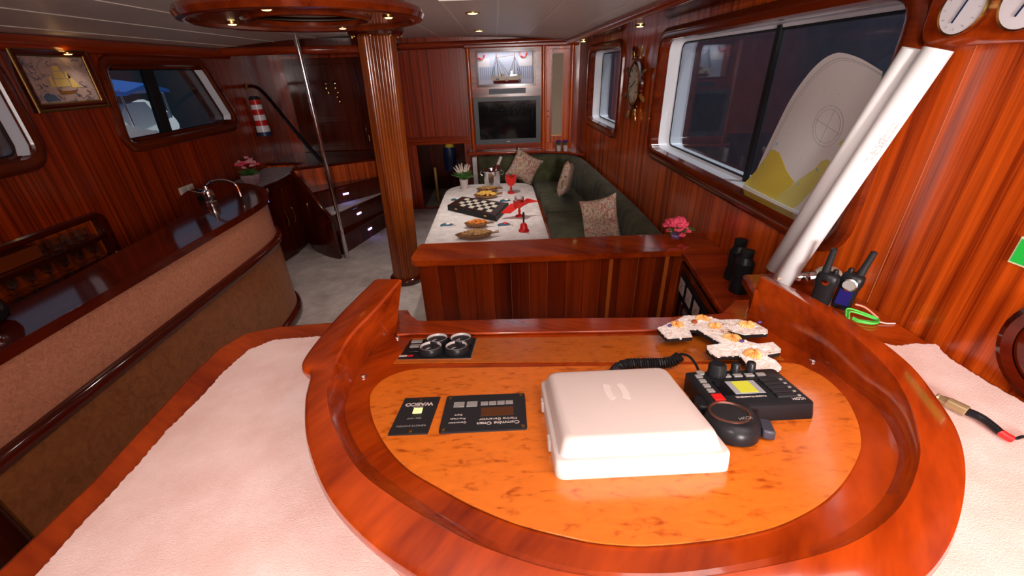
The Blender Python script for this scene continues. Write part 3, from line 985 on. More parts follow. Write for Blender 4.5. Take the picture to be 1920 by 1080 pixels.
def downlight(x, y, z, r, label, group, tilt=None):
    t_ = thing('ceiling_spotlight', (x, y, z), label, 'light', group)
    MB().lathe([(r, 0.004), (r * 1.0, -0.004), (r * 0.78, -0.006), (r * 0.72, 0.0)], (x, y, z), 24, capa=False, capb=False).build('bezel', M_brass, t_)
    MB().lathe([(0.0001, -0.010), (r * 0.5, -0.009), (r * 0.72, -0.004), (r * 0.72, 0.003)], (x, y, z), 20, capa=False, capb=False).build('lens', M_lit, t_)
    return t_


downlight(-0.154, 3.635, zc(-.154) - 0.002, 0.055, 'round lamp in the pale ceiling nearer the camera', 'ceiling spotlights')
downlight(-0.164, 5.197, zc(-.164) - 0.002, 0.055, 'round lamp in the pale ceiling close to the television wall', 'ceiling spotlights')
downlight(1.07, 3.55, 2.103, 0.038, 'round lamp in the right soffit above the wheel clock', 'ceiling spotlights')
downlight(0.99, 5.35, 2.103, 0.038, 'round lamp in the right soffit above the small far window', 'ceiling spotlights')
downlight(-2.86, 3.28, 2.033, 0.034, 'round lamp in the left cornice above the framed ship picture', 'ceiling spotlights')
for (x, y), lb in zip(((-1.25, 2.38), (-0.865, 1.92), (-0.49, 2.31), (-0.846, 2.75)), ('leftmost lamp of the wooden ceiling ring', 'lamp on the near side of the wooden ceiling ring', 'rightmost lamp of the wooden ceiling ring', 'lamp on the far side of the wooden ceiling ring')):
    downlight(x, y, 2.084, 0.028, lb, 'ceiling ring lamps')


# ================================================================ BACK CABINET WITH TELEVISION
YF = 6.0
cab = thing('media_cabinet', (0.3, 6.1, 0.84), 'mahogany wall cabinet around the television and model ship', 'cabinet')
b = MB()
# face panel with ship opening
b.plate([(-0.34, YF, 0.86), (0.60, YF, 0.86), (0.60, YF, 2.09), (-0.34, YF, 2.09)],
        [[(-0.235, YF, 1.675), (0.485, YF, 1.675), (0.485, YF, 2.05), (-0.235, YF, 2.05)]], (0, 0.02, 0))
b.build('face_panel', M_wallx, cab, smooth=0)
b = MB()
b.box((-0.255, 6.021, 1.655), (-0.235, 6.198, 2.07)).box((0.485, 6.021, 1.655), (0.505, 6.198, 2.07)).box((-0.255, 6.021, 1.655), (0.505, 6.198, 1.675)).box((-0.255, 6.021, 2.05), (0.505, 6.198, 2.07))
b.build('niche_lining', M_wallx, cab, smooth=0)
b = MB()
rr = [(-0.26, 1.65), (0.51, 1.65), (0.51, 2.075), (-0.26, 2.075)]
ri = [(-0.232, 1.678), (0.482, 1.678), (0.482, 2.047), (-0.232, 2.047)]
b.loft([[(x, y, z) for x, z in l] for l, y in ((rr, 6.0), (rr, 5.988), (ri, 5.988), (ri, 6.01))], True)
b.build('niche_frame', M_frame, cab, smooth=0)
for x0, x1 in ((-0.37, -0.325), (0.585, 0.635), (0.955, 1.005)):
    MB().tube([((x0 + x1) / 2, 5.985, 0.85), ((x0 + x1) / 2, 5.985, 2.10)], 0.025, 14).build('post', M_wallz, cab)
MB().box((-0.40, 5.955, 2.09), (1.06, 6.19, 2.14)).build('cornice', M_wallx, cab, bevel=0.015, bseg=3)
MB().box((-0.44, 5.90, 0.815), (0.64, 6.19, 0.855)).build('ledge', M_wallx, cab, bevel=0.016, bseg=4)
MB().prism([(0.64, 6.19, 0.80), (0.64, 5.92, 0.80), (0.88, 5.86, 0.80), (1.02, 5.70, 0.80), (1.12, 5.62, 0.80), (1.10, 6.19, 0.80)], (0, 0, 0.03)).build('corner_ledge', M_wallx, cab, bevel=0.01)
MB().box((0.637, 6.01, 0.83), (0.96, 6.03, 2.09)).build('side_face', M_wallz, cab, smooth=0)
d = MB().box((0.65, 5.992, 0.93), (0.945, 6.009, 2.06)).build('speaker_door', M_wallz, cab, bevel=0.005)
MB().box((0.722, 5.986, 1.035), (0.862, 5.992, 2.01)).build('fabric_panel', M_cream, d, label='beige fabric panel')
MB().box((0.722, 5.984, 1.02), (0.862, 5.992, 1.034)).build('panel_sill', M_shello, d, smooth=0)
for z in (1.27, 1.34):
    MB().ball((0.672, 5.985, z), 0.010, 10, 8).build('knob', M_brass, d)
MB().box((-0.32, 5.995, 0.862), (0.58, 5.999, 0.945)).build('lower_rail', M_wallx, cab, smooth=0)
MB().box((-0.24, 5.90, 1.535), (0.52, 6.0, 1.548)).build('television_shelf_lip', M_wallx, cab, smooth=0)

t = thing('television', (0.13, 5.95, 0.95), 'flat grey-framed television switched off in the media cabinet', 'television')
MB().box((-0.31, 5.93, 0.952), (0.563, 5.988, 1.532)).build('casing', M_black, t, bevel=0.006)
b = MB()
o_ = [(-0.312, 0.95), (0.565, 0.95), (0.565, 1.535), (-0.312, 1.535)]
i_ = [(-0.255, 1.012), (0.508, 1.012), (0.508, 1.485), (-0.255, 1.485)]
b.loft([[(x, y, z) for x, z in l] for l, y in ((o_, 5.935), (o_, 5.922), (i_, 5.922), (i_, 5.928))], True)
b.build('bezel', M_tvgrey, t, smooth=0)
MB().box((-0.255, 5.926, 1.012), (0.508, 5.9295, 1.485)).build('screen', M_gloss, t, smooth=0)
MB().box((0.105, 5.9205, 0.975), (0.15, 5.9225, 0.985)).build('logo_badge', M_chrome, t)
t = thing('media_player', (0.13, 5.97, 1.565), 'slim navy media player above the television', 'player')
MB().box((-0.10, 5.965, 1.568), (0.375, 5.999, 1.628)).build('player_body', plain('navy_player', (0.02, 0.03, 0.06), 0.4), t, bevel=0.003)
MB().box((-0.06, 5.963, 1.595), (0.33, 5.9655, 1.603)).build('disc_slot', M_black, t)

# ship model and its backdrop
t = thing('printed_backdrop', (0.13, 6.16, 1.68), 'pale blue and white printed backdrop inside the cabinet niche', 'backdrop')
MB().box((-0.234, 6.150, 1.676), (0.484, 6.155, 2.049)).build('sheet', plain('sky_sheet', (0.55, 0.62, 0.78), 0.5), t, smooth=0)
b = MB()
for i in range(26):
    x = -0.21 + i * 0.027
    if -0.02 < x < 0.27:
        continue
    b.box((x, 6.147, 1.73), (x + 0.007, 6.1495, 1.73 + 0.15))
b.build('blue_fence_print', plain('print_blue', (0.22, 0.32, 0.52), 0.5), t, smooth=0)
b = MB()
b.box((-0.23, 6.147, 1.88), (-0.08, 6.1495, 1.98)).box((0.30, 6.147, 1.88), (0.48, 6.1495, 2.0))
b.build('pale_print', plain('print_white', (0.75, 0.76, 0.80), 0.5), t, smooth=0)
for x, z in ((-0.19, 2.02), (0.36, 2.03)):
    o = thing('life_ring_ornament', (x, 6.13, z), ('red and white life ring at the left of the cabinet niche' if x < 0 else 'red and white life ring at the right of the cabinet niche'), 'ornament', 'small life rings in the niche')
    b = MB()
    for k in range(24):
        a0, a1 = 2 * PI * k / 24, 2 * PI * (k + 1) / 24
        b.mi = 0 if (k // 3) % 2 else 1
        if z + 0.055 * math.sin(a0) < 2.046 and z + 0.055 * math.sin(a1) < 2.046:
            b.tube([(x + 0.045 * math.cos(a), 6.13, z + 0.045 * math.sin(a)) for a in (a0, a1)], 0.010, 8)
    b.build('ring', [M_red, M_pink2], o)
light('niche_lamp', 'AREA', (0.13, 6.035, 2.045), 1.3, (1, 0.95, 0.95), 0.6, (0.13, 6.10, 1.6), sy=0.04)
ms = thing('model_ship', (0.12, 6.08, 1.678), 'wooden model fishing ship with two masts in the cabinet niche', 'model ship')
b = MB()
def hullx(u, k):
    w_ = 0.032 * math.sin(PI * (0.08 + 0.86 * u)) ** 0.6 * k
    return w_
loA, loB = [], []
for i in range(15):
    u = i / 14
    x = -0.06 + 0.38 * u
    sheer = 1.765 + 0.022 * (2 * u - 1) ** 2
    x2 = x + (0.02 if u < .1 else 0)
    loA.append([(x, 6.08 - hullx(u, 1), sheer), (x, 6.08 - hullx(u, .9), 1.722), (x, 6.08 + hullx(u, .9), 1.722), (x, 6.08 + hullx(u, 1), sheer)])
    loB.append([(x2, 6.08 - hullx(u, .9), 1.722), (x2, 6.08 - hullx(u, .3), 1.685), (x2, 6.08 + hullx(u, .3), 1.685), (x2, 6.08 + hullx(u, .9), 1.722)])
MB().loft(loA, True, True, True).build('hull', M_ivory, ms)
MB().loft(loB, True, True, True).build('hull_bottom', plain('antifouling_red', (0.16, 0.02, 0.015), 0.4), ms)
b = MB()
b.cyl((0.03, 6.08, 1.76), (0.01, 6.08, 2.04), 0.004, 0.003).cyl((0.24, 6.08, 1.76), (0.245, 6.08, 2.035), 0.004, 0.003)
b.cyl((0.01, 6.08, 1.985), (0.245, 6.08, 2.01), 0.0025)
b.build('masts', M_bowl, ms)
b = MB()
for p, q in (((0.01, 2.02), (-0.06, 1.78)), ((0.01, 2.02), (-0.03, 1.77)), ((0.01, 1.99), (0.13, 1.78)), ((0.01, 1.99), (0.07, 1.77)), ((0.01, 2.0), (0.17, 1.78)), ((0.245, 2.0), (0.33, 1.78)), ((0.245, 2.0), (0.30, 1.77)), ((0.245, 2.0), (0.19, 1.78)), ((0.245, 1.98), (0.16, 1.78)), ((0.01, 1.95), (-0.05, 1.80))):
    for dy in (-.02, .02):
        b.tube([(p[0], 6.08, p[1]), (q[0], 6.08 + dy, q[1])], 0.0016, 5)
b.build('rigging', M_black2, ms)
b = MB()
b.box((0.06, 6.065, 1.755), (0.12, 6.095, 1.80)).box((0.18, 6.062, 1.755), (0.27, 6.098, 1.79)).box((0.19, 6.07, 1.79), (0.215, 6.09, 1.83))
b.build('deckhouse', M_bowl, ms)
MB().lathe([(0.026, 0), (0.026, 0.008), (0.015, 0.012)], (0.135, 6.045, 1.735), 20, (0, -1, 0)).build('bow_disc', M_wplas, ms)
b = MB(); b.cyl((0.005, 6.04, 1.74), (0.005, 6.05, 1.74), 0.010).cyl((0.025, 6.04, 1.735), (0.025, 6.05, 1.735), 0.010).cyl((0.305, 6.04, 1.715), (0.305, 6.05, 1.715), 0.018)
b.build('fenders', M_navy, ms)

# purple flower pots
p0 = proto('flower_pot', 'white pot of purple flowers, left of the two in the cabinet corner', 'plant', 'purple flower pots')
MB().lathe([(0.026, 0), (0.036, 0.075), (0.032, 0.075), (0.024, 0.06)], (0, 0, 0), 20).build('pot', M_wplas, p0)
b = MB(); flowers(b, (0, 0, .105), .034, 22, .013); b.build('blossoms', M_purple, p0)
b = MB(); leaves(b, (0, 0, .08), .02, 20, .05); b.build('foliage', M_leaf, p0, smooth=0)
p0.location = (0.815, 5.90, 0.831)
p1 = dup(p0, (0.905, 5.89, 0.831), 1.0, 'white pot of purple flowers, right of the two in the cabinet corner')

# ================================================================ BENCH, PILLOWS
bench = thing('corner_bench', (0.8, 5.0, 0), 'green velour corner bench with channelled backrest', 'bench')
# seat base + cushions
MB().prism([(x, y, 0) for x, y in [(-0.33, 5.92), (-0.33, 5.38), (0.38, 5.38), (0.48, 5.28), (0.52, 2.47), (1.17, 2.47), (1.17, 3.75), (1.08, 5.75), (1.03, 5.92)]], (0, 0, 0.29)).build('seat_base', M_wallz, bench, smooth=0)
MB().prism([(x, y, 0.291) for x, y in [(-0.30, 5.90), (-0.30, 5.36), (0.36, 5.36), (0.44, 5.30), (0.44, 5.90)]], (0, 0, 0.135)).build('seat_cushion', M_green, bench, bevel=0.03, bseg=4)
for y0, y1 in ((2.47, 3.45), (3.46, 4.45), (4.46, 5.30), (5.31, 5.90)):
    MB().prism([(x, y, 0.291) for x, y in [(0.50, y0), (xr(y0) - 0.09, y0), (xr(y1) - 0.09, y1), (0.50 if y0 < 5.3 else 0.45, y1)]], (0, 0, 0.135)).build('seat_cushion', M_green, bench, bevel=0.03, bseg=4)
path = [(-0.30, 5.98), (0.2, 5.98), (0.6, 5.97), (0.84, 5.93), (0.98, 5.80), (1.04, 5.60), (1.075, 5.2), (1.12, 4.5), (1.165, 3.75), (1.175, 3.1), (1.175, 2.47)]
pp = spline(path, 16)
acc = 0
loops = []
for i, p in enumerate(pp):
    if i:
        acc += (pp[i] - pp[i - 1]).length
    a, c_ = pp[max(i - 1, 0)], pp[min(i + 1, len(pp) - 1)]
    tt = (c_ - a).normalized()
    n_ = Vector((tt.y, -tt.x))
    th = 0.075 + 0.022 * abs(math.sin(acc * PI / 0.14)) ** 0.5
    u = i / (len(pp) - 1)
    zt = 0.785 - 0.09 * min(1, max(0, (5.9 - p.y) / 2.9))
    prof = [(-0.06, 0.40), (th * 0.9, 0.40), (th * 1.15, 0.46), (th, 0.56), (th * 0.9, zt - 0.05), (th * 0.6, zt - 0.01), (0.0, zt), (-0.06, zt - 0.01)]
    loops.append([(p.x + n_.x * o2, p.y + n_.y * o2, z) for o2, z in prof])
MB().loft(loops, True, True, True).build('backrest', M_green, bench, smooth=1.0)


def pillow(c, u, v, w_, h, t_, label):
    c, u, v = Vector(c), Vector(u).normalized(), Vector(v).normalized()
    v = (v - u * v.dot(u)).normalized()
    n_ = u.cross(v)
    b = MB()
    N_ = 14
    for sgn in (1, -1):
        vs, fs = [], []
        for j in range(N_ + 1):
            for i in range(N_ + 1):
                a, d_ = 2 * i / N_ - 1, 2 * j / N_ - 1
                pin = 1 - 0.10 * (1 - a * a) * (abs(d_) ** 3) - 0.0
                pin2 = 1 - 0.10 * (1 - d_ * d_) * (abs(a) ** 3)
                th = t_ * ((1 - a ** 4) * (1 - d_ ** 4)) ** 0.5 * (1 + .08 * math.sin(5 * a + 3 * d_))
                vs.append(c + u * a * w_ / 2 * pin2 + v * d_ * h / 2 * pin + n_ * th * sgn)
        for j in range(N_):
            for i in range(N_):
                q = (j * (N_ + 1) + i, j * (N_ + 1) + i + 1, (j + 1) * (N_ + 1) + i + 1, (j + 1) * (N_ + 1) + i)
                fs.append(q if sgn > 0 else tuple(reversed(q)))
        b.add(vs, fs)
    return b.build('throw_pillow', M_pillow, smooth=1.2, label=label, cat='pillow', group='tapestry throw pillows')


pillow((0.33, 5.76, 0.655), (0.86, 0.02, -0.50), (0.48, 0.22, 0.84), 0.40, 0.40, 0.06, 'floral tapestry pillow tilted on the bench below the television')
pillow((0.7859, 5.0000, 0.6558), (-0.25, -0.75, 0.20), (0.30, 0.25, 0.95), 0.40, 0.42, 0.06, 'floral tapestry pillow standing on edge in the bench corner')
pillow((0.8784, 3.5500, 0.6221), (0.75, -0.45, 0.30), (-0.10, 0.45, 0.90), 0.36, 0.42, 0.06, 'floral tapestry pillow nearest the planked half wall')
MB().box((-0.375, 5.80, 0), (-0.315, 5.93, 0.80)).build('bench_end_post', plain('white_post_paint', (0.62, 0.60, 0.62), 0.5), bevel=0.006, label='white upright panel at the left end of the green bench', cat='panel')

# ================================================================ TABLE
t = thing('dining_table', (-0.12, 3.65, 0), 'saloon table covered by a pale crushed velvet cloth', 'table')
TP = rpoly([(-0.575, 2.78), (0.335, 2.78), (0.335, 4.54), (-0.575, 4.54)], [0.10, 0.10, 0.22, 0.30], 10)
b = MB()
b.loft([[(x, y, z) for x, y in inset(TP, d_)] for d_, z in ((0.02, 0.66), (0.0, 0.665), (-0.006, 0.72), (-0.002, 0.742), (0.012, 0.75), (0.05, 0.7505))], True, True, True)
b.build('cloth_top', M_cloth, t)
MB().prism([(x, y, 0.66) for x, y in inset(TP, 0.03)], (0, 0, 0.03)).build('board', M_wally, t, smooth=0)
for y in (3.2, 4.1):
    MB().cyl((-0.12, y, 0), (-0.12, y, 0.66), 0.05).build('leg', M_chrome, t)
TZ = 0.7515

# vase with white flowers
c = Vector((-0.385, 4.36, TZ))
t = thing('potted_lavender', c, 'blush white spiky flowers in a white pot on the table', 'plant')
MB().lathe([(0.035, 0), (0.048, 0.10), (0.043, 0.10), (0.03, 0.08)], c, 20).build('pot', M_wplas, t)
b = MB(); leaves(b, c + Vector((0, 0, .09)), .03, 60, .13, 1.6); b.build('foliage', M_leaf, t, smooth=0)
b = MB()
for i in range(12):
    a = i * 0.9
    d_ = Vector((math.cos(a) * (.3 + .5 * (i % 3) / 2), math.sin(a) * (.3 + .3 * (i % 3) / 2), 1)).normalized()
    for k in range(6):
        b.ball(c + Vector((0, 0, .10)) + d_ * (.085 + k * .014), .011 - .001 * k, 6, 4)
b.build('blossoms', M_wpetal, t)

# ice bucket and bottle
c = Vector((-0.09, 4.40, TZ))
t = thing('ice_bucket', c, 'chrome ice bucket with ring handles standing on the table', 'bucket')
MB().lathe([(0.072, 0), (0.080, 0.01), (0.098, 0.16), (0.102, 0.175), (0.096, 0.175), (0.090, 0.155), (0.07, 0.02)], c, 32).build('bucket_body', M_chrome, t)
for s in (-1, 1):
    MB().tube([c + Vector((s * (0.098 + 0.022 * math.sin(a)), 0, 0.145 + 0.022 * math.cos(a))) for a in [PI * i / 8 for i in range(9)]], 0.004, 8).build('handle', M_chrome, t)
t = thing('wine_bottle', c + Vector((0, 0, .02)), 'wine bottle with a white neck foil leaning in the ice bucket', 'bottle')
a0 = c + Vector((-0.025, 0, 0.02)); dr = Vector((0.42, 0.05, 0.92)).normalized()
MB().lathe([(0.034, 0), (0.037, 0.01), (0.037, 0.17), (0.030, 0.20), (0.016, 0.225)], a0, 20, dr).build('glass_body', plain('rose_bottle', (0.10, 0.02, 0.02), 0.1), t)
MB().lathe([(0.0165, 0.225), (0.015, 0.30), (0.017, 0.305), (0.0165, 0.312)], a0, 20, dr).build('neck_foil', M_wplas, t)


def leafbowl(cx, cy, L, Wd, ang, label, fill, mat, n=60, r=0.008, stem=True):
    t_ = thing('leaf_bowl', (cx, cy, TZ), label, 'bowl', 'carved wooden snack bowls on the table')
    o2 = []
    for i in range(28):
        a = 2 * PI * i / 28
        rr_ = 1 + 0.25 * max(0, math.cos(a)) ** 6
        o2.append((math.cos(a) * L / 2 * rr_, math.sin(a) * Wd / 2))
    ca, sa = math.cos(ang), math.sin(ang)
    def P(x, y, z): return (cx + x * ca - y * sa, cy + x * sa + y * ca, TZ + z)
    b_ = MB().loft([[P(x * k, y * k, z) for x, y in o2] for k, z in ((0.55, 0), (0.85, 0.012), (1.0, 0.035), (0.95, 0.036), (0.8, 0.018), (0.5, 0.01))], True, True, True)
    b_.build('bowl_shell', M_bowl, t_)
    if stem:
        MB().tube([P(-L / 2 * .93, 0, .03), P(-L / 2 - .03, 0, .034), P(-L / 2 - .045, 0, .034)], 0.011, 8).build('stalk_handle', M_bowl, t_)
    f_ = MB()
    rnd = random.Random(int(cx * 1000))
    for i in range(n):
        a = rnd.uniform(0, 2 * PI); q = math.sqrt(rnd.random()) * .82
        x, y = math.cos(a) * L / 2 * q, math.sin(a) * Wd / 2 * q
        f_.ball(P(x, y, 0.030 + 0.020 * (1 - q * q) + rnd.uniform(0, .006)), r, 6, 4, (rnd.uniform(.8, 1.6), rnd.uniform(.7, 1.3), .7))
    o_2 = f_.build(fill, mat, label=None)
    o_2['label'] = fill.replace('_', ' ') + ' heaped in the ' + label.split(' with')[0] + ' on the table'
    o_2['category'] = 'snack'
    o_2['kind'] = 'stuff'


leafbowl(-0.13, 4.20, 0.20, 0.15, PI, 'small wooden bowl in front of the ice bucket', 'peanuts', M_nut)
leafbowl(-0.14, 3.98, 0.21, 0.16, PI + .1, 'wooden bowl behind the chess box with crisps', 'yellow_crisps', M_chip, 40, .016)
leafbowl(-0.20, 3.14, 0.17, 0.12, PI, 'small leaf bowl in front of the chess box', 'orange_snacks', M_orange, 50, .009)
leafbowl(-0.20, 2.90, 0.25, 0.15, PI + .12, 'largest leaf-shaped bowl at the near end', 'mixed_nuts', M_nut, 110, .008)

# chess box
t = thing('chess_box', (-0.2, 3.6, TZ), 'closed black chess box with a white and black board lid', 'game')
cc = [(-0.485, 3.615), (-0.052, 3.245), (0.062, 3.61), (-0.372, 3.885)]
A_, B_, C_, D_ = [Vector(p) for p in cc]
MB().prism([(x, y, TZ) for x, y in cc], (0, 0, 0.046)).build('box_body', M_black2, t, bevel=0.003)
def bl(u, v):
    return A_ * (1 - u) * (1 - v) + B_ * u * (1 - v) + C_ * u * v + D_ * (1 - u) * v
b = MB()
b.prism([(*bl(u, v), TZ + 0.0465) for u, v in ((.02, .03), (.98, .03), (.98, .97), (.02, .97))], (0, 0, 0.002))
b.build('lid_veneer', plain('dark_brown_veneer', (0.035, 0.012, 0.008), 0.3), t, smooth=0)
b = MB(); b2 = MB()
for i in range(8):
    for j in range(4):
        u0, u1 = 0.14 + i * 0.09, 0.14 + (i + 1) * 0.09
        v0, v1 = 0.14 + j * 0.18, 0.14 + (j + 1) * 0.18
        (b if (i + j) % 2 else b2).prism([(*bl(u, v), TZ + 0.0487) for u, v in ((u0, v0), (u1, v0), (u1, v1), (u0, v1))], (0, 0, 0.0012))
b.build('white_squares', M_ivory, t, smooth=0)
b2.build('black_squares', M_black2, t, smooth=0)
for u in (.2, .8):
    p = A_ * (1 - u) + B_ * u
    MB().obox((p.x - .002, p.y - .002, TZ + .03), (.012, -.010, 0), (.0015, .0018, 0), (0, 0, .006)).build('clasp', M_brass, t)

# goblets with red napkins
for k, (x, y, lb) in enumerate(((0.10, 4.11, 'red-stemmed goblet with a red napkin at the far side of the table'), (0.145, 3.36, 'red-stemmed goblet beside the chess box with a red napkin'))):
    c = Vector((x, y, TZ))
    t = thing('goblet', c, lb, 'goblet', 'red goblets')
    MB().lathe([(0.036, 0), (0.034, 0.008), (0.010, 0.018), (0.009, 0.035), (0.014, 0.045), (0.008, 0.055), (0.010, 0.07), (0.020, 0.082)], c, 20).build('stem', M_red, t)
    MB().lathe([(0.018, 0.082), (0.036, 0.10), (0.042, 0.13), (0.038, 0.165), (0.036, 0.165), (0.040, 0.13), (0.034, 0.103), (0.015, 0.086)], c, 20).build('glass_cup', M_drink, t)
    n_ = thing('napkin', c + Vector((0, 0, .08)), lb.replace('goblet with a red napkin', 'napkin wrapped round the goblet').replace('red-stemmed goblet beside the chess box with a red napkin', 'red napkin spread wide round the goblet beside the chess box').replace('red-stemmed napkin', 'red napkin'), 'napkin', 'red napkins')
    b = MB()
    if k == 0:
        lo = []
        for h_, R_ in ((0.075, .022), (0.10, .045), (0.13, .055), (0.155, .058)):
            lo.append([c + Vector((math.cos(a) * R_, math.sin(a) * R_, h_ + (0.02 * abs(math.sin(a * 2)) if h_ > .15 else 0))) for a in [2 * PI * i / 24 for i in range(24)]])
        li = [[p * 1 + (Vector((c.x, c.y, p.z)) - p) * 0.06 for p in l] for l in reversed(lo)]
        b.loft(lo + li, True, ring=False)
    else:
        for s in (-1, 1):
            q = [c + Vector((s * .01, -.03, .085)), c + Vector((s * .075, -.02 + s * .03, .075 + s * .03)), c + Vector((s * .155, s * .03, .075 + s * .035)), c + Vector((s * .07, .03, .115 + s * .02)), c + Vector((s * .01, .035, .10))]
            b.prism(q, (0, 0, 0.008))
        b.lathe([(0.02, .078), (.046, .10), (.052, .13), (.048, .13), (.04, .10)], c, 20, capa=False, capb=False)
    b.build('cloth_folds', M_redcloth, n_)

c = Vector((0.160, 3.00, TZ))
t = thing('table_bell', c, 'small red bell with a tall black handle at the near right of the table', 'bell')
MB().lathe([(0.040, 0), (0.041, 0.006), (0.034, 0.014), (0.030, 0.02), (0.026, 0.05), (0.016, 0.062), (0.006, 0.066)], c, 24).build('bell_cup', M_red, t)
MB().lathe([(0.006, 0.064), (0.007, 0.09), (0.009, 0.13), (0.006, 0.148)], c, 12).build('handle', M_black2, t)

for k, (x, y, lb) in enumerate(((-0.43, 3.93, 'blue fish ornament behind the left corner of the chess box'), (-0.445, 3.20, 'blue and grey shell fish ornament at the near left of the table'), (0.015, 3.15, 'blue sailboat-like ornament with a red spot in front of the chess box'), (0.04, 3.83, 'blue fish ornament behind the right corner of the chess box'))):
    c = Vector((x, y, TZ))
    t = thing('fish_ornament', c, lb, 'ornament', 'painted ornaments on the table')
    s = 1.0
    pts = [(-.055, 0), (-.035, .018), (0, .045), (.03, .02), (.045, .0), (.02, -.012), (-.02, -.012), (-.055, -.02)]
    MB().prism([c + Vector((px_ * s, py_ * s, 0)) for px_, py_ in pts], (0, 0, 0.012)).build('body', M_blue, t, bevel=0.003)
    MB().ball(c + Vector((0.005, .008, .012)), .02, 10, 6, (1, 1, .5)).build('shell_spot', M_shellw if k != 2 else M_red, t)
    if k in (1, 2):
        MB().tube([c + Vector((.045, 0, .006)), c + Vector((.06, -.01, .004)), c + Vector((.068, -.025, .003))], .002, 6).build('cord_tail', M_brass, t)

# jacket and brass strip in the passage
t = thing('hanging_jacket', (-0.80, 6.9, 0.4), 'dark blue jacket with a yellow collar hanging in the passage', 'jacket')
MB().loft([[(-0.80 + math.cos(a) * rx, 6.9 + math.sin(a) * .07, z) for a in [2 * PI * i / 14 for i in range(14)]] for rx, z in ((.09, .42), (.10, .60), (.095, .74), (.05, .80))], True, True, True).build('coat_body', M_navy, t)
MB().loft([[(-0.79 + math.cos(a) * rx, 6.88 + math.sin(a) * .08, z) for a in [2 * PI * i / 14 for i in range(14)]] for rx, z in ((.075, .79), (.065, .84), (.03, .87))], True, True, True).build('collar', plain('yellow_fabric', (0.80, 0.48, 0.03), 0.6), t)
MB().box((-1.02, 6.5, 0.02), (-0.985, 6.52, 0.55)).build('brass_upright', plain('yellowed_wood', (0.45, 0.28, 0.06), 0.4), bevel=0.004, label='narrow yellowish upright board standing in the dark passage', cat='board')

# ================================================================ HALF WALL, CAP, METER PANEL
hw = thing('planked_half_wall', (0.25, 2.3, 0), 'planked mahogany half wall with a thick rounded cap', 'half wall')
M_pl2 = wood('planked_bulkhead_dark', (0.06, 0.006, 0.001), (0.20, 0.020, 0.002), 'z', 7, 0.2, along=0.3)
M_strip = plain('orange_batten', (0.46, 0.10, 0.012), 0.3)
xsP = [-0.50 + 0.106 * i for i in range(11)]
rnd = random.Random(3)
for i in range(14):
    x0 = -0.50 + i * 0.1075
    MB().box((x0 + 0.001, 2.20 - rnd.uniform(0, 0.002), 0), (min(x0 + 0.1065, 1.0), 2.235, 0.865)).build('plank', M_plank if i % 3 != 1 else M_pl2, hw, bevel=0.0025, bseg=1)
for x in (-0.392, -0.2855, -0.0705, 0.0375, 0.1445, 0.252, 0.7895):
    MB().box((x - 0.0007, 2.196, 0), (x + 0.0007, 2.2005, 0.862)).build('gap_filler', M_wseam, hw, smooth=0)
for x in (0.615, 0.945):
    MB().box((x, 2.188, 0), (x + 0.022, 2.198, 0.862)).build('batten', M_strip, hw, smooth=0)
MB().box((-0.50, 2.237, 0), (1.2, 2.40, 0.865)).build('core', M_wallz, hw, smooth=0)
MB().prism([(x, y, 0.866) for x, y in rpoly([(-0.545, 2.165), (1.02, 2.165), (1.245, 2.165), (1.245, 2.43), (-0.52, 2.43)], [0.07, 0.001, 0.001, 0.001, 0.03])], (0, 0, 0.036)).build('cap', M_console, hw, bevel=0.015, bseg=4)

sh = thing('instrument_locker', (1.1, 1.8, 0), 'right side mahogany locker with built-in meter panel', 'locker')
def lx_(y): return 0.925 + (y - 1.46) * 0.135
MB().prism([(lx_(1.46), 1.46, 0.868), (lx_(2.163), 2.163, 0.868), (1.247, 2.163, 0.868), (1.247, 1.46, 0.868)], (0, 0, 0.034)).build('shelf_top', M_wallx, sh, bevel=0.013, bseg=4)
MB().prism([(lx_(1.46) + .03, 1.46, 0.0), (lx_(2.19) + .03, 2.19, 0.0), (1.247, 2.19, 0.0), (1.247, 1.46, 0.0)], (0, 0, 0.866)).build('locker_body', M_dark, sh, smooth=0)
U_ = Vector((0.135, 1, 0)).normalized()
NN = Vector((-1, 0.135, 0)).normalized()
def mp_(y, z, out=0.0):
    return Vector((lx_(y) + .03, y, z)) + NN * out
def mbox(y0, y1, z0, z1, o0, o1):
    return MB().loft([[mp_(y0, z0, o), mp_(y1, z0, o), mp_(y1, z1, o), mp_(y0, z1, o)] for o in (o0, o1)], True, True, True)
mbox(1.52, 2.19, 0.79, 0.82, 0, .012).build('moulding', M_frame, sh, bevel=0.004)
mbox(2.165, 2.195, 0.40, 0.79, 0, .012).build('moulding', M_frame, sh, bevel=0.004)
mpn = thing('meter_panel', tuple(mp_(1.95, .45)), 'black meter panel with white square gauges set in the locker side', 'panel')
mbox(1.60, 2.155, 0.42, 0.765, 0.0, .008).build('face_plate', M_black2, mpn)
for y in (2.085, 1.95, 1.815, 1.68):
    g_ = mbox(y - .052, y + .052, .655, .755, .0085, .016).build('gauge', M_black, mpn, bevel=0.002)
    mbox(y - .042, y + .042, .665, .747, .0165, .019).build('gauge_face', M_wplas, g_, label='white gauge face')
    MB().tube([mp_(y + .02, .68, .0215), mp_(y - .01, .72, .0215)], .0012, 5).build('needle', M_black, g_)
mbox(1.62, 2.14, .46, .635, .0085, .014).build('breaker_unit', M_gloss, mpn, label='glossy black breaker unit')
mbox(2.03, 2.06, .47, .62, .0145, .017).build('metal_strip', M_chrome, mpn)
mbox(1.93, 2.00, .48, .61, .0145, .017).build('display', plain('pale_blue_display', (0.10, 0.17, 0.26), 0.2), mpn)

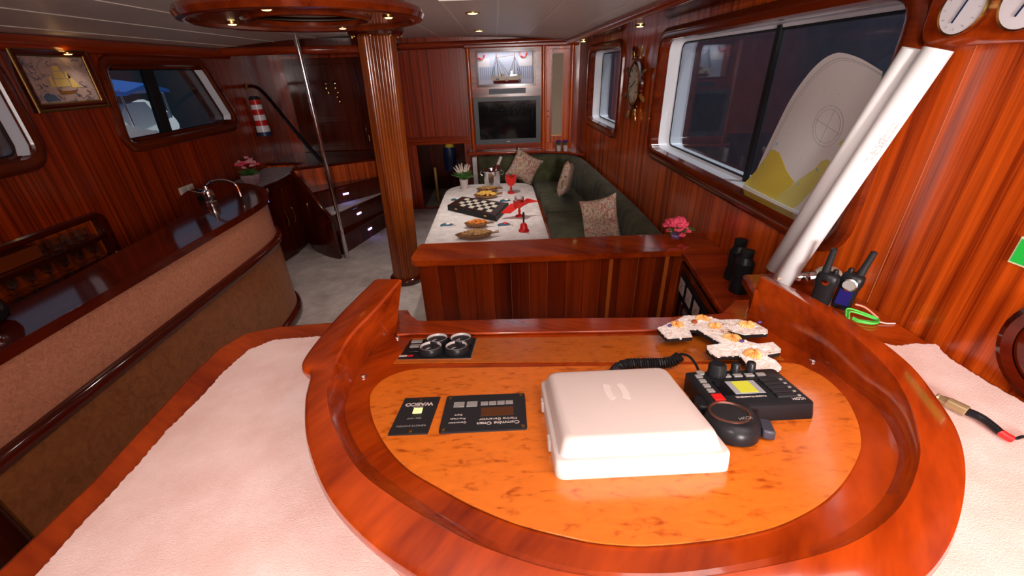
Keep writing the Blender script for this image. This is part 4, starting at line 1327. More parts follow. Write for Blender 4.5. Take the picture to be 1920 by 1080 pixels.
# pink flowers on the cap
c = Vector((1.075, 2.395, 0.902))
t = thing('pink_flowers', c, 'bright pink artificial flowers on the cap of the half wall', 'flowers')
MB().lathe([(0.03, 0), (0.035, 0.012), (0.03, 0.012)], c, 16).build('dish', plain('violet_dish', (0.35, 0.25, 0.6), 0.4), t)
b = MB(); flowers(b, c + Vector((0, 0, .035)), .075, 60, .019, .75); b.build('blossoms', M_pink, t)
b = MB(); leaves(b, c + Vector((0, 0, .04)), .07, 14, .09, .5); b.build('foliage', M_leaf, t, smooth=0)

# binoculars
t = thing('binoculars', (1.10, 1.75, 0.902), 'black binoculars standing upright on the locker shelf', 'binoculars')
for k, (x, y) in enumerate(((1.085, 1.665), (1.125, 1.795))):
    MB().lathe([(r_ * 1.12, h_ * 1.12) for r_, h_ in [(0.036, 0), (0.038, 0.006), (0.036, 0.03), (0.031, 0.07), (0.035, 0.075), (0.036, 0.13), (0.026, 0.145), (0.023, 0.155), (0.0255, 0.16), (0.0255, 0.182), (0.018, 0.184)]], (x, y, 0.902), 24).build('barrel', M_black, t)
MB().obox((1.105, 1.73, 1.0), (0.012, 0.045, 0), (0.018, -0.004, 0), (0, 0, 0.042)).build('bridge', M_black, t, bevel=0.006)
MB().cyl((1.095, 1.735, 1.03), (1.095, 1.735, 1.055), 0.013).build('focus_knob', M_black2, t)

# ================================================================ RAISED DECKS LEFT AND RIGHT OF THE CONSOLE
wood_l = [(-0.9153, 0.4482, 1.1000), (-0.9035, 0.6118, 1.1000), (-0.9150, 0.8405, 1.1000), (-0.9230, 0.9740, 1.1000), (-0.9166, 1.1010, 1.1000), (-0.8779, 1.1821, 1.1000), (-0.7828, 1.2135, 1.1000), (-0.6045, 1.2260, 1.1000)]
car_l = [(-0.8235, 0.4270, 1.1000), (-0.8253, 0.4935, 1.1000), (-0.8228, 0.5716, 1.1000), (-0.8217, 0.6456, 1.1000), (-0.8263, 0.7405, 1.1000), (-0.8159, 0.8516, 1.1000), (-0.8169, 0.9571, 1.1000), (-0.8004, 1.0644, 1.1000), (-0.7451, 1.1139, 1.1000), (-0.6099, 1.1242, 1.1000)]
out = [(p[0], p[1]) for p in wood_l]
deck = [(-0.93, -2.4)] + out + [(-0.42, 1.30), (-0.36, 0.85), (0.0, 0.72), (0.75, 0.72), (0.83, 1.0), (0.95, 1.455), (1.247, 1.455), (1.247, -2.4)]
MB().prism([(x, y, 1.055) for x, y in deck], (0, 0, 0.045)).build('raised_deck', M_console, bevel=0.012, bseg=3, label='raised varnished wood deck surrounding the console', cat='deck')
MB().loft([[(x, y, 0), (x, y, 1.054)] for x, y in [(-0.90, -2.4), (-0.90, 0.4), (-0.84, 0.7), (-0.83, 0.97), (-0.78, 1.14), (-0.68, 1.19), (-0.44, 1.19)]], False).build('deck_skirt', M_wallz, label='wooden skirt under the left edge of the raised deck', cat='skirt')


def jagged(poly, amp, step):
    o3 = []
    n_ = len(poly)
    rr_ = random.Random(5)
    for i in range(n_):
        a, c_ = Vector(poly[i]), Vector(poly[(i + 1) % n_])
        k = max(1, int((c_ - a).length / step))
        for j in range(k):
            q = a.lerp(c_, j / k)
            o3.append((q.x + rr_.uniform(-amp, amp), q.y + rr_.uniform(-amp, amp)))
    return o3


def carpet(name, poly, z, label, th=0.011):
    pj_ = jagged(poly, 0.0022, 0.006)
    b_ = MB()
    b_.loft([[(x, y, z_) for x, y in inset(pj_, d_)] for d_, z_ in ((0.0, z), (-0.001, z + th * .6), (0.003, z + th))], True)
    n_ = len(pj_)
    top = [Vector((p.x, p.y, 0)) for p in b_.v[2 * n_:3 * n_]]
    for t3_ in tessellate_polygon([top]):
        b_.f.append(tuple(2 * n_ + k for k in t3_))
        b_.m.append(0)
    return b_.build(name, M_carpet, smooth=0, label=label, cat='carpet')


cl_ = [(p[0], p[1]) for p in car_l]
carpet('deck_carpet', [(-0.82, -2.3)] + cl_ + [(-0.45, 1.10), (-0.42, 0.9), (-0.30, 0.74), (0.20, 0.72), (0.20, -2.3)], 1.1005, 'pinkish white deck carpet to the left of the console')
cr_ = [(1.0791, 0.9651, 1.1100), (1.1216, 0.9406, 1.1100), (1.1819, 0.9465, 1.1100), (1.2383, 0.9395, 1.1100), (1.2156, 0.8737, 1.1100), (1.2161, 0.7789, 1.1100), (1.2246, 0.7020, 1.1100)]
cr_ = [(p[0], p[1]) for p in cr_]
carpet('deck_carpet', cr_ + [(1.232, 0.5), (1.232, -2.3), (0.205, -2.3), (0.205, 0.715), (0.80, 0.70), (0.86, 0.85)], 1.1005, 'pinkish white deck carpet between the console and the right wall')


# ================================================================ CONSOLE
def pz(y, off=0.0):
    return 1.34 + off - 0.2 * y


PU, PV, PNm = Vector((1, 0, 0)), Vector((0, 1, -0.2)).normalized(), Vector((0, 0.2, 1)).normalized()


def pp_(x, y, h=0.0):
    """point h above the sloping console panel at plan position x, y"""
    return Vector((x, y, pz(y))) + PNm * h


con = thing('helm_console', (0.2, 0.7, 0), 'curved varnished mahogany helm console with a raised horseshoe rim', 'console')
BT = [(-0.3534, 1.1028, 1.1194), (-0.3722, 1.0480, 1.1304), (-0.3885, 0.9938, 1.1412), (-0.3895, 0.8660, 1.1668), (-0.3835, 0.8084, 1.1783), (-0.3791, 0.7589, 1.1882), (-0.3495, 0.6537, 1.2093), (-0.2688, 0.5306, 1.2339), (-0.1883, 0.4526, 1.2495), (-0.0762, 0.3701, 1.2660), (0.0067, 0.3248, 1.2750), (0.0801, 0.2981, 1.2804), (0.1678, 0.2868, 1.2826), (0.2556, 0.2896, 1.2821), (0.3805, 0.3093, 1.2781), (0.4719, 0.3394, 1.2721), (0.5590, 0.3862, 1.2628), (0.6550, 0.4633, 1.2473), (0.7089, 0.5345, 1.2331), (0.7490, 0.6177, 1.2165), (0.7620, 0.6977, 1.2005), (0.7833, 0.8376, 1.1725), (0.7779, 0.9689, 1.1462), (0.7755, 1.0875, 1.1225)]
AR = [(-0.3112, 1.1239, 1.3000), (-0.3501, 0.9684, 1.2900), (-0.3858, 0.8598, 1.2800), (-0.3910, 0.7705, 1.2740), (-0.3833, 0.7250, 1.2710), (-0.3767, 0.6719, 1.2680), (-0.3380, 0.5903, 1.2660), (-0.2670, 0.4900, 1.2680), (-0.1908, 0.4259, 1.2720), (-0.0808, 0.3544, 1.2780), (0.0035, 0.3160, 1.2800), (0.0773, 0.2913, 1.2850), (0.1657, 0.2813, 1.2850), (0.2536, 0.2825, 1.2850), (0.3768, 0.2975, 1.2850), (0.4657, 0.3206, 1.2850), (0.5526, 0.3623, 1.2850), (0.6401, 0.4308, 1.2850), (0.6922, 0.4928, 1.2850), (0.7392, 0.5658, 1.2850), (0.7746, 0.6551, 1.2850), (0.7915, 0.7757, 1.2850), (0.7879, 0.9447, 1.2800), (0.7654, 1.0864, 1.2750)]
CO = [(-0.3963, 1.1416, 1.2970), (-0.4291, 1.0393, 1.2870), (-0.4590, 0.9287, 1.2770), (-0.4724, 0.7843, 1.2710), (-0.4393, 0.7417, 1.2680), (-0.4188, 0.6622, 1.2650), (-0.3764, 0.5628, 1.2630), (-0.3024, 0.4515, 1.2650), (-0.2207, 0.3719, 1.2690), (-0.1251, 0.3073, 1.2750), (-0.0342, 0.2695, 1.2770), (0.0534, 0.2437, 1.2820), (0.1465, 0.2315, 1.2820), (0.2415, 0.2307, 1.2820), (0.3838, 0.2470, 1.2820), (0.4840, 0.2652, 1.2820), (0.5825, 0.3163, 1.2820), (0.6872, 0.4011, 1.2820), (0.7612, 0.4865, 1.2820), (0.8065, 0.5762, 1.2820), (0.8403, 0.6720, 1.2820), (0.8471, 0.7870, 1.2820), (0.8390, 0.9455, 1.2770), (0.7939, 1.1007, 1.2720)]
BTs, ARs, COs = spline(BT, 8), spline(AR, 8), spline(CO, 8)
N = len(BTs)
# sloping frame board
lip = [(0.8673, 1.2536, 1.0893), (0.8141, 1.2548, 1.0890), (0.7645, 1.1992, 1.1002), (0.7011, 1.1347, 1.1131), (0.5861, 1.1149, 1.1170), (0.1414, 1.1587, 1.1083), (-0.2695, 1.1835, 1.1033), (-0.2979, 1.1916, 1.1017), (-0.3315, 1.2407, 1.0919), (-0.3581, 1.3032, 1.0794), (-0.4107, 1.3042, 1.0792)]
out = [(p.x, p.y) for p in BTs] + [(p[0], p[1]) for p in lip]
MB().prism([(x, y, pz(y) - 0.001) for x, y in out], (0, 0, -0.030)).build('frame_board', M_rim, con, smooth=0)
# raised lip at the far edge
lipf = [(-0.3437, 1.0768, 1.1246), (-0.3014, 1.0803, 1.1239), (-0.0842, 1.0604, 1.1279), (0.2408, 1.0365, 1.1327), (0.5432, 1.0189, 1.1362), (0.6668, 1.0381, 1.1324), (0.7519, 1.0765, 1.1247)]
MB().prism([(p[0], p[1], pz(p[1]) + 0.0) for p in lipf] + [(p[0], p[1], pz(p[1]) + 0.0) for p in lip], (0, 0, 0.010)).build('far_lip', M_console, con, bevel=0.004, bseg=3)
# dash strip and figured panel
dash = [(-0.2879, 1.0546, 1.1291), (0.1091, 1.0192, 1.1362), (0.5313, 0.9923, 1.1415), (0.7083, 0.8969, 1.1606), (0.6976, 0.8161, 1.1768), (0.3392, 0.8425, 1.1715), (0.0651, 0.8663, 1.1667), (-0.3084, 0.8966, 1.1607)]
MB().prism([(p[0], p[1], pz(p[1])) for p in dash], (0, 0, 0.003)).build('dash_strip', M_dash, con, smooth=0)
bur = [(-0.2479, 0.8526, 1.1695), (-0.3063, 0.8144, 1.1771), (-0.3225, 0.7540, 1.1892), (-0.3110, 0.7001, 1.2000), (-0.2858, 0.6394, 1.2121), (-0.2548, 0.5838, 1.2232), (-0.2190, 0.5327, 1.2335), (-0.1763, 0.4867, 1.2427), (-0.1227, 0.4460, 1.2508), (-0.0629, 0.4046, 1.2591), (0.0065, 0.3669, 1.2666), (0.0862, 0.3379, 1.2724), (0.1315, 0.3278, 1.2744), (0.1781, 0.3235, 1.2753), (0.2428, 0.3253, 1.2749), (0.3102, 0.3320, 1.2736), (0.3768, 0.3461, 1.2708), (0.4567, 0.3776, 1.2645), (0.5253, 0.4187, 1.2563), (0.5883, 0.4681, 1.2464), (0.6242, 0.5043, 1.2391), (0.6671, 0.5624, 1.2275), (0.7076, 0.6392, 1.2122), (0.7262, 0.7128, 1.1974), (0.7211, 0.7610, 1.1878), (0.7011, 0.7957, 1.1809), (0.5944, 0.8032, 1.1794), (0.3317, 0.8200, 1.1760), (0.0628, 0.8373, 1.1725), (-0.1432, 0.8512, 1.1698)]
bs = spline([(p[0], p[1]) for p in bur], 4, True)
MB().prism([(p.x, p.y, pz(p.y)) for p in bs], (0, 0, 0.004)).build('figured_panel', M_burl, con, bevel=0.0015, bseg=1)
MB().loft([[(p.x, p.y, pz(p.y) + z) for p in q_] for q_, z in ((bs, 0.0), (bs, 0.0015))] , True).build('inlay_line', M_black2, con)
# wall and rim
loops = []
for i in range(N):
    a, c_ = COs[max(i - 1, 0)], COs[min(i + 1, N - 1)]
    tt = Vector((c_.x - a.x, c_.y - a.y, 0)).normalized()
    n_ = Vector((-tt.y, tt.x, 0))
    if n_.dot(Vector((COs[i].x - ARs[i].x, COs[i].y - ARs[i].y, 0))) < 0:
        n_ = -n_
    A_, B_, C_ = ARs[i], BTs[i], COs[i]
    zb = pz(B_.y)
    ed = 1.104
    si = (B_ - C_) * 0.0
    wdir = Vector((A_.x - C_.x, A_.y - C_.y, 0))
    inn = Vector((C_.x, C_.y, 0)) - n_ * 0.03
    loops.append([Vector((B_.x, B_.y, zb)), Vector((A_.x, A_.y, A_.z - 0.004)), A_.lerp(C_, 0.06) + Vector((0, 0, 0.001)), A_.lerp(C_, 0.9), C_ + n_ * 0.004 - Vector((0, 0, 0.006)), C_ + n_ * 0.007 - Vector((0, 0, 0.018)), C_ + n_ * 0.003 - Vector((0, 0, 0.033)),
                  Vector((inn.x, inn.y, C_.z - 0.042)), Vector((inn.x, inn.y, ed)), Vector((B_.x * .97 + inn.x * .03, B_.y * .97 + inn.y * .03, ed if zb > ed + .04 else zb - .035)), Vector((B_.x, B_.y, zb - 0.031))])
MB().loft(loops, True, True, True).build('horseshoe_rim', M_rim, con, smooth=0.7)
# console body under the board
MB().loft([[(x, y, 0.02), (x, y, pz(y) - 0.032)] for x, y in inset(out, 0.03)[::6] + [inset(out, 0.03)[0]]], False).build('console_body', M_wallz, con, smooth=0)
# pointed wing on the left outer side
wing = [(-0.4421, 1.0707, 1.2700), (-0.4728, 0.9405, 1.2600), (-0.4848, 0.8042, 1.2500), (-0.4671, 0.7817, 1.2400), (-0.4454, 0.7899, 1.2400), (-0.4243, 0.8919, 1.2600)]
MB().prism([(p[0], p[1], 1.225) for p in wing], (0, 0, 0.03)).build('rim_wing', M_console, con, bevel=0.008, bseg=3)
for px_ in ((-0.3400, 1.0682, 1.1264), (-0.3693, 0.8335, 1.1733), (0.7644, 0.8067, 1.1787)):
    p = Vector(px_)
    MB().lathe([(0.0085, 0), (0.0085, 0.003), (0.006, 0.0055), (0.0001, 0.006)], p, 16, PNm).build('screw', M_chrome, con)


def plate(x0, x1, y0, y1, h0, h1):
    b_ = MB()
    b_.loft([[pp_(x, y, h) for x, y in ((x0, y0), (x1, y0), (x1, y1), (x0, y1))] for h in (h0, h1)], True, True, True)
    return b_


M_ringgrey = plain('gauge_ring_grey', (0.55, 0.52, 0.50), 0.3)
# gauge block: four round gauges on a black plate
t = thing('gauge_block', tuple(pp_(-.195, .97)), 'black plate with four round engine gauges at the left of the dash', 'gauges')
b = MB()
gp_ = [(-0.2895, 1.0391, 1.1322), (-0.0940, 1.0296, 1.1341), (-0.1026, 0.9012, 1.1598), (-0.2998, 0.9144, 1.1571)]
b.loft([[pp_(p[0], p[1], h) for p in gp_] for h in (0.003, 0.006)], True, True, True)
b.build('face_plate', M_black, t, smooth=0)
b = MB()
b.loft([[pp_(p[0] * k + (1 - k) * -.195, p[1] * k + (1 - k) * .97, h) for p in gp_] for k, h in ((1.03, 0.0025), (1.03, 0.0042), (1.0, 0.0045))], True)
b.build('metal_border', M_chrome, t, smooth=0)
for q_ in ((-0.2055, 1.0037, 1.1393), (-0.1362, 1.0000, 1.1400), (-0.2153, 0.9483, 1.1503), (-0.1430, 0.9443, 1.1511)):
    x, y = q_[0], q_[1]
    g_ = MB().lathe([(0.034, 0.006), (0.035, 0.010), (0.034, 0.020), (0.032, 0.0245), (0.0300, 0.024), (0.0292, 0.022)], pp_(x, y), 32, PNm, capb=False).build('gauge_housing', M_black, t)
    MB().lathe([(0.0299, 0.0243), (0.0292, 0.0245), (0.0268, 0.0185)], pp_(x, y), 32, PNm, capa=False, capb=False).build('chrome_ring', M_ringgrey, g_)
    MB().lathe([(0.0001, 0.0182), (0.0270, 0.0182)], pp_(x, y), 32, PNm, capa=False, capb=False).build('dial', M_black2, g_)
    MB().lathe([(0.005, 0.0185), (0.004, 0.021), (0.0001, 0.0215)], pp_(x, y), 12, PNm).build('needle_hub', M_black, g_)
    MB().tube([pp_(x, y, .0195), pp_(x - .012, y - .012, .0195)], .0012, 6).build('needle', M_wplas, g_)
for y, mt, nm in ((1.018, M_grey, 'rocker_switch'), (0.985, M_grey, 'rocker_switch'), (0.955, M_black, 'rocker_switch')):
    plate(-.285 + (1.02 - y) * .08, -.252 + (1.02 - y) * .08, y - .009, y + .009, .006, .011).build(nm, mt, t, bevel=0.002)
plate(-.300, -.278, .925, .931, .006, .0075).build('white_mark', M_wplas, t, smooth=0, label='white mark')
plate(-.276, -.262, .925, .931, .006, .0075).build('red_mark', M_red, t, smooth=0, label='red mark')

t = thing('generator_panel', tuple(pp_(-.055, .645)), 'black generator control plate with an amber display, right of the narrow plate', 'control panel')
MB().loft([[pp_(x, y, h) for x, y in rpoly([(-.142, .581), (.031, .581), (.033, .709), (-.141, .711)], .006, 3)] for h in (.004, .0075)], True, True, True).build('face_plate', M_black2, t, smooth=0)
for x, y in ((-.134, .589), (.023, .589), (.024, .702), (-.133, .703)):
    MB().lathe([(.0045, .0075), (.0045, .009), (.0001, .0098)], pp_(x, y), 12, PNm).build('plate_screw', M_brass, t)
plate(-.062, .006, .628, .658, .0075, .0082).build('display', M_lcdoff, t, smooth=0, label='dark amber display')
for i in range(4):
    plate(-.064 + i * .018, -.048 + i * .018, .667, .681, .0075, .0085).build('key', M_grey, t, bevel=0.0005)
for i in range(2):
    plate(-.122 + i * .028, -.099 + i * .028, .664, .684, .0075, .0085).build('key', M_grey, t, bevel=0.0005)
text('Cummins Onan', .0135, pp_(-.026, .604, .0078), (-1, 0, 0), -PV, M_wplas, 'lettering', t, .0002, bold=.0002)
text('Marine Generator', .0105, pp_(-.026, .617, .0078), (-1, 0, 0), -PV, M_wplas, 'lettering', t, .0002)
for i, s in enumerate(('Generator', 'Pre-Heat', 'Start')):
    text(s, .0085, pp_(-.108, .610 + i * .013, .0078), (-1, 0, 0), -PV, M_wplas, 'lettering', t, .0002)

t = thing('inverter_remote', tuple(pp_(-.2, .645)), 'narrow black remote switch plate with a small lit yellow lamp', 'control panel')
b = MB()
b.loft([[pp_(x, y, h) for x, y in ((-.240, .583), (-.163, .582), (-.156, .710), (-.235, .711))] for h in (.004, .0075)], True, True, True)
b.build('face_plate', M_black2, t, smooth=0)
text('WAECO', .016, pp_(-.198, .683, .0078), (-1, 0, 0), -PV, M_wplas, 'lettering', t, .0002, bold=.0007)
plate(-.206, -.187, .648, .666, .0075, .010).build('lamp', plain('lit_switch', (.8, .8, .2), .3, emit=(.9, .9, .35), es=.9), t, bevel=.001, label='small lit yellow lamp')
text('POWER', .006, pp_(-.198, .672, .0078), (-1, 0, 0), -PV, M_wplas, 'lettering', t, .0002)
text('ON / OFF', .007, pp_(-.199, .632, .0078), (-1, 0, 0), -PV, M_grey, 'lettering', t, .0002)
text('REMOTE SWITCH', .0075, pp_(-.200, .607, .0078), (-1, 0, 0), -PV, M_grey, 'lettering', t, .0002)
for y in (.700, .590):
    MB().lathe([(.0045, .0075), (.0045, .009), (.0001, .0098)], pp_(-.198, y), 12, PNm).build('plate_screw', M_brass, t)

# white plotter cover
t = thing('plotter_cover', tuple(pp_(.215, .58)), 'large white plastic instrument cover on the console panel', 'cover')
def rr4(x0, x1, y0, y1, r): return rpoly([(x0, y0), (x1, y0), (x1, y1), (x0, y1)], r, 5)
lo = []
for (i_, h, r) in ((0, .004, .018), (0, .034, .018), (.0015, .037, .018), (.004, .038, .018)):
    lo.append([pp_(x, y, h) for x, y in rr4(.069 + i_, .359 - i_, .446 + i_, .711 - i_, r)])
MB().loft(lo, True, True, True).build('base_flange', M_wplas, t, smooth=0.9)
lo = []
for (i_, h, r) in ((.008, .0385, .018), (.014, .058, .018), (.0165, .063, .018), (.021, .0665, .018), (.027, .068, .016)):
    lo.append([pp_(x, y, h) for x, y in rr4(.069 + i_, .356 - i_, .446 + i_, .709 - i_, r)])
MB().loft(lo, True, True, True).build('raised_top', M_wplas, t, smooth=0.9)
gl = plain('embossed_gloss_white', (0.74, 0.645, 0.61), 0.25)
b = MB()
for s in (-1, 1):
    arc_ = [(.208 + s * .017 + s * .006 * math.cos(a), .600 + .030 * math.sin(a)) for a in [-PI / 2 + PI * i / 8 for i in range(9)]]
    arc2 = [(.208 + s * .006 + s * .003 * math.cos(a), .600 + .022 * math.sin(a)) for a in [PI / 2 - PI * i / 8 for i in range(9)]]
    b.prism([pp_(x, y, .0681) for x, y in arc_ + arc2], PNm * .0006)
b.build('embossed_emblem', gl, t, smooth=0)
for y in (.52, .64):
    plate(.064, .0695, y - .01, y + .01, .008, .03).build('side_clip', M_wplas, t, bevel=.001)

# radio telephone
t = thing('marine_radio', tuple(pp_(.49, .64)), 'black marine radio with knobs and a yellow-green display, right of the white cover', 'radio')
rb = rr4(.388, .592, .573, .703, .010)
lo = [[pp_(x, y, h) for x, y in rb] for h in (.004, .012)]
def rt(x, y): return .040 + (y - .573) * .06
lo.append([pp_(x, y, rt(x, y) - .004) for x, y in rr4(.389, .590, .575, .702, .010)])
lo.append([pp_(x, y, rt(x, y)) for x, y in rr4(.394, .584, .582, .694, .010)])
MB().loft(lo, True, True, True).build('radio_body', M_black, t, smooth=0.5)
def rp(x0, x1, y0, y1, a=0.0, b__=.002, sk=0.0):
    m_ = MB()
    m_.loft([[pp_(x + sk * (y - y0), y, rt(x, y) + h) for x, y in ((x0, y0), (x1, y0), (x1, y1), (x0, y1))] for h in (a, b__)], True, True, True)
    return m_
rp(.428, .520, .606, .656).build('display_window', M_gloss, t, smooth=0)
rp(.452, .513, .608, .652, .002, .0026).build('display', plain('lcd_grey', (.32, .34, .36), .2), t, smooth=0)
rp(.464, .500, .611, .650, .0027, .0032).build('lit_display', M_lcd, t, smooth=0, label='lit yellow-green display')
for i in range(4):
    rp(.458 + i * .025, .476 + i * .025, .668, .678, 0, .0035).build('key', M_grey, t, bevel=.0006)
for i in range(4):
    rp(.402, .416, .618 + i * .0175, .629 + i * .0175, 0, .0035).build('key', M_grey, t, bevel=.0006)
rp(.402, .423, .590, .611, 0, .004).build('red_key', M_red, t, bevel=.001, label='red key')
for i in range(5):
    rp(.527, .566, .592 + i * .014, .603 + i * .014, 0, .004).build('menu_key', M_black2, t, bevel=.001)
    rp(.569, .575, .595 + i * .014, .599 + i * .014, 0, .002).build('key_mark', M_grey, t, smooth=0)
MB().lathe([(.0085, 0), (.0085, .003), (.0001, .0035)], pp_(.419, .690, rt(0, .690)), 16, PNm).build('blue_mark_button', M_grey, t)
for x, y, r, h in ((.452, .684, .0185, .026), (.496, .690, .0095, .022), (.530, .690, .0095, .022)):
    MB().lathe([(r * 1.1, 0), (r * 1.1, .003), (r, .004), (r * .97, h - .003), (r * .8, h), (.0001, h)], pp_(x, y, rt(x, y)), 24, PNm).build('knob', M_black, t)
text('ICOM', .010, pp_(.563, .586, .0425), (-1, 0, 0), -PV, M_wplas, 'lettering', t, .0003)
text('MARINE TRANSCEIVER', .006, pp_(.478, .600, .0427), (-1, 0, 0), -PV, M_wplas, 'lettering', t, .0003)

# fist microphone
t = thing('fist_microphone', tuple(pp_(.42, .545)), 'round black fist microphone lying between the white cover and the radio', 'microphone')
lo = []
for k, h in ((.80, .004), (1.0, .008), (1.03, .018), (1.0, .028), (.92, .036), (.80, .041), (.74, .042)):
    lo.append([pp_(.412 + .046 * k * math.cos(a) + (.012 * k * max(0, math.cos(a - .6)) ** 4), .548 + .050 * k * math.sin(a), h) for a in [2 * PI * i / 32 for i in range(32)]])
MB().loft(lo, True, True, True).build('microphone_body', M_black, t, smooth=0.9)
MB().lathe([(.036, .041), (.036, .044), (.033, .045), (.031, .042)], pp_(.408, .552), 32, PNm, capa=False, capb=False).build('speaker_ring', plain('copper_edge', (0.16, 0.07, 0.05), 0.3, 0.7), t)
MB().lathe([(.0001, .0435), (.031, .042)], pp_(.408, .552), 32, PNm, capa=False, capb=False).build('speaker_mesh', M_black2, t)
MB().obox(pp_(.466, .528, .020), (.010, -.003, 0), (.004, .016, 0), PNm * .009).build('talk_key', plain('slate_key', (.03, .03, .045), .4), t, bevel=.003)
MB().obox(pp_(.385, .603, .024), (.014, -.004, 0), (.004, .020, -.003), PNm * .012).build('cord_neck', M_black, t, bevel=.005)
text('ICOM', .010, pp_(.425, .530, .0445), (-.97, -.1, 0), -PV, M_grey, 'lettering', t, .0003)

t = thing('coiled_cord', tuple(pp_(.25, .86)), 'black coiled microphone cord looping behind the white cover to the radio', 'cord')
path = spline([(0.2487, 0.7576, 1.2005), (0.2624, 0.7897, 1.1961), (0.2927, 0.8082, 1.1944), (0.3325, 0.8083, 1.1953), (0.3767, 0.8023, 1.1975), (0.4043, 0.8006, 1.2039), (0.4213, 0.8071, 1.2126)], 40)
b = MB()
hp = []
acc = 0
n0 = None
for i, p in enumerate(path):
    t_ = (path[min(i + 1, len(path) - 1)] - path[max(i - 1, 0)]).normalized()
    if n0 is None:
        n0 = t_.orthogonal().normalized()
    n0 = (n0 - t_ * n0.dot(t_)).normalized()
    bn = t_.cross(n0)
    if i:
        acc += (p - path[i - 1]).length
    a = acc / 0.0058 * 2 * PI
    hp.append(p + (n0 * math.cos(a) + bn * math.sin(a)) * .0115)
MB().tube(hp, .0027, 6).build('coil', M_black, t)
cb = spline([(0.4213, 0.8071, 1.2126), (0.4192, 0.7974, 1.2265), (0.4292, 0.7778, 1.2344), (0.4296, 0.7415, 1.2377), (0.4212, 0.7041, 1.2412), (0.4125, 0.6802, 1.2440)], 8)
MB().tube(cb, .0032, 8).build('lead', M_black, t)
MB().cyl(cb[-1], cb[-6], .0065, .0045).build('strain_relief', M_black, t)
MB().tube(spline([tuple(pp_(.375, .625, .02)), tuple(pp_(.366, .66, .018)), tuple(pp_(.372, .70, .014)), tuple(pp_(.36, .73, .012)), tuple(pp_(.30, .76, .012)), (0.2487, 0.7576, 1.2005)], 8), .0032, 8).build('lead', M_black, t)

# shell cross
t = thing('shell_cross', tuple(pp_(.5, .9, .02)), 'large cross encrusted with white shells and orange scallops lying on the console', 'cross')
cr = [(0.4300, 0.9791, 1.1782), (0.4311, 0.9083, 1.1923), (0.5008, 0.9113, 1.1917), (0.5131, 0.9580, 1.1824), (0.5367, 0.9630, 1.1814), (0.5547, 0.8871, 1.1936), (0.5595, 0.8665, 1.1977), (0.5183, 0.8649, 1.1960), (0.5079, 0.8436, 1.2003), (0.5093, 0.8032, 1.2074), (0.5706, 0.8058, 1.2068), (0.5620, 0.7545, 1.2151), (0.5690, 0.7322, 1.2186), (0.5841, 0.7224, 1.2195), (0.6162, 0.7244, 1.2191), (0.6348, 0.7430, 1.2154), (0.6421, 0.7754, 1.2099), (0.6295, 0.8016, 1.2067), (0.6775, 0.8116, 1.2047), (0.6902, 0.8285, 1.2013), (0.6936, 0.8660, 1.1958), (0.6508, 0.8607, 1.1969), (0.6142, 0.8910, 1.1928), (0.6138, 0.9525, 1.1825), (0.6446, 0.9139, 1.1892), (0.7115, 0.9173, 1.1885), (0.7248, 0.9382, 1.1844), (0.7198, 0.9900, 1.1760), (0.6849, 1.0197, 1.1701), (0.6345, 1.0214, 1.1697), (0.5998, 1.0564, 1.1647), (0.5484, 1.0627, 1.1635), (0.5026, 1.0282, 1.1704)]
MB().prism(cr, (0, 0, -0.010)).build('cross_backing', M_black2, t, smooth=0)
CP = [Vector(p) for p in cr]
b = MB(); bo = MB(); bp_ = MB()
rnd = random.Random(11)
def inside(x, y, P_):
    r_ = False
    j = len(P_) - 1
    for i in range(len(P_)):
        if (P_[i].y > y) != (P_[j].y > y) and x < (P_[j].x - P_[i].x) * (y - P_[i].y) / (P_[j].y - P_[i].y) + P_[i].x:
            r_ = not r_
        j = i
    return r_
x0, x1 = min(p.x for p in CP), max(p.x for p in CP)
y0, y1 = min(p.y for p in CP), max(p.y for p in CP)
cnt = 0
for i in range(9000):
    x, y = rnd.uniform(x0, x1), rnd.uniform(y0, y1)
    if not inside(x, y, CP) or not (inside(x + .004, y, CP) and inside(x - .004, y, CP) and inside(x, y + .004, CP) and inside(x, y - .004, CP)):
        continue
    near = min(CP, key=lambda p: (p.x - x) ** 2 + (p.y - y) ** 2)
    z = near.z - (y - near.y) * 0.2
    b.ball((x, y, z), rnd.uniform(.0025, .0062), 6, 4, (rnd.uniform(.6, 1.5), rnd.uniform(.6, 1.5), rnd.uniform(.5, 1.1)))
    cnt += 1
    if cnt > 2600:
        break
MB().prism([(p.x, p.y, p.z + .001) for p in CP], (0, 0, 0.002)).build('plaster_bed', M_shellw, t, smooth=0)
so = b.build('shell_crust', M_shellw, t, smooth=0.8, kind='stuff')
for q_, r_ in (((0.4897, 0.9912, 1.1818), .016), ((0.5866, 1.0306, 1.1739), .018), ((0.5916, 0.9712, 1.1858), .014), ((0.5984, 0.8930, 1.1974), .020), ((0.6845, 0.9725, 1.1855), .018), ((0.6032, 0.8005, 1.2139), .020)):
    b = MB()
    c = Vector(q_)
    lo = []
    rot = rnd.uniform(0, 6.28)
    for k, h in ((1.0, 0), (.92, .0035), (.65, .0075), (.3, .0085), (.05, .006)):
        ring_ = []
        for i in range(60):
            a = 2 * PI * i / 60
            fan = 1.0 if math.cos(a) > -.5 else .62 + .38 * (1 + math.cos(a)) / .5
            rr_ = r_ * k * fan * (1 + .05 * math.cos(18 * a))
            ring_.append(c + Vector((rr_ * math.cos(a + rot) * 1.25, rr_ * math.sin(a + rot), h * (1 + .22 * math.cos(18 * a)) - .001)))
        lo.append(ring_)
    b.loft(lo, True, True, True).build('scallop_shell', M_shello, t, smooth=0.6)
for q_ in ((0.4683, 0.9852, 1.1850), (0.6122, 0.8704, 1.2039), (0.7268, 0.9793, 1.1861)):
    MB().ball(q_, .005, 8, 6, (1.3, 1, .8)).build('violet_shell', M_shellb, t)
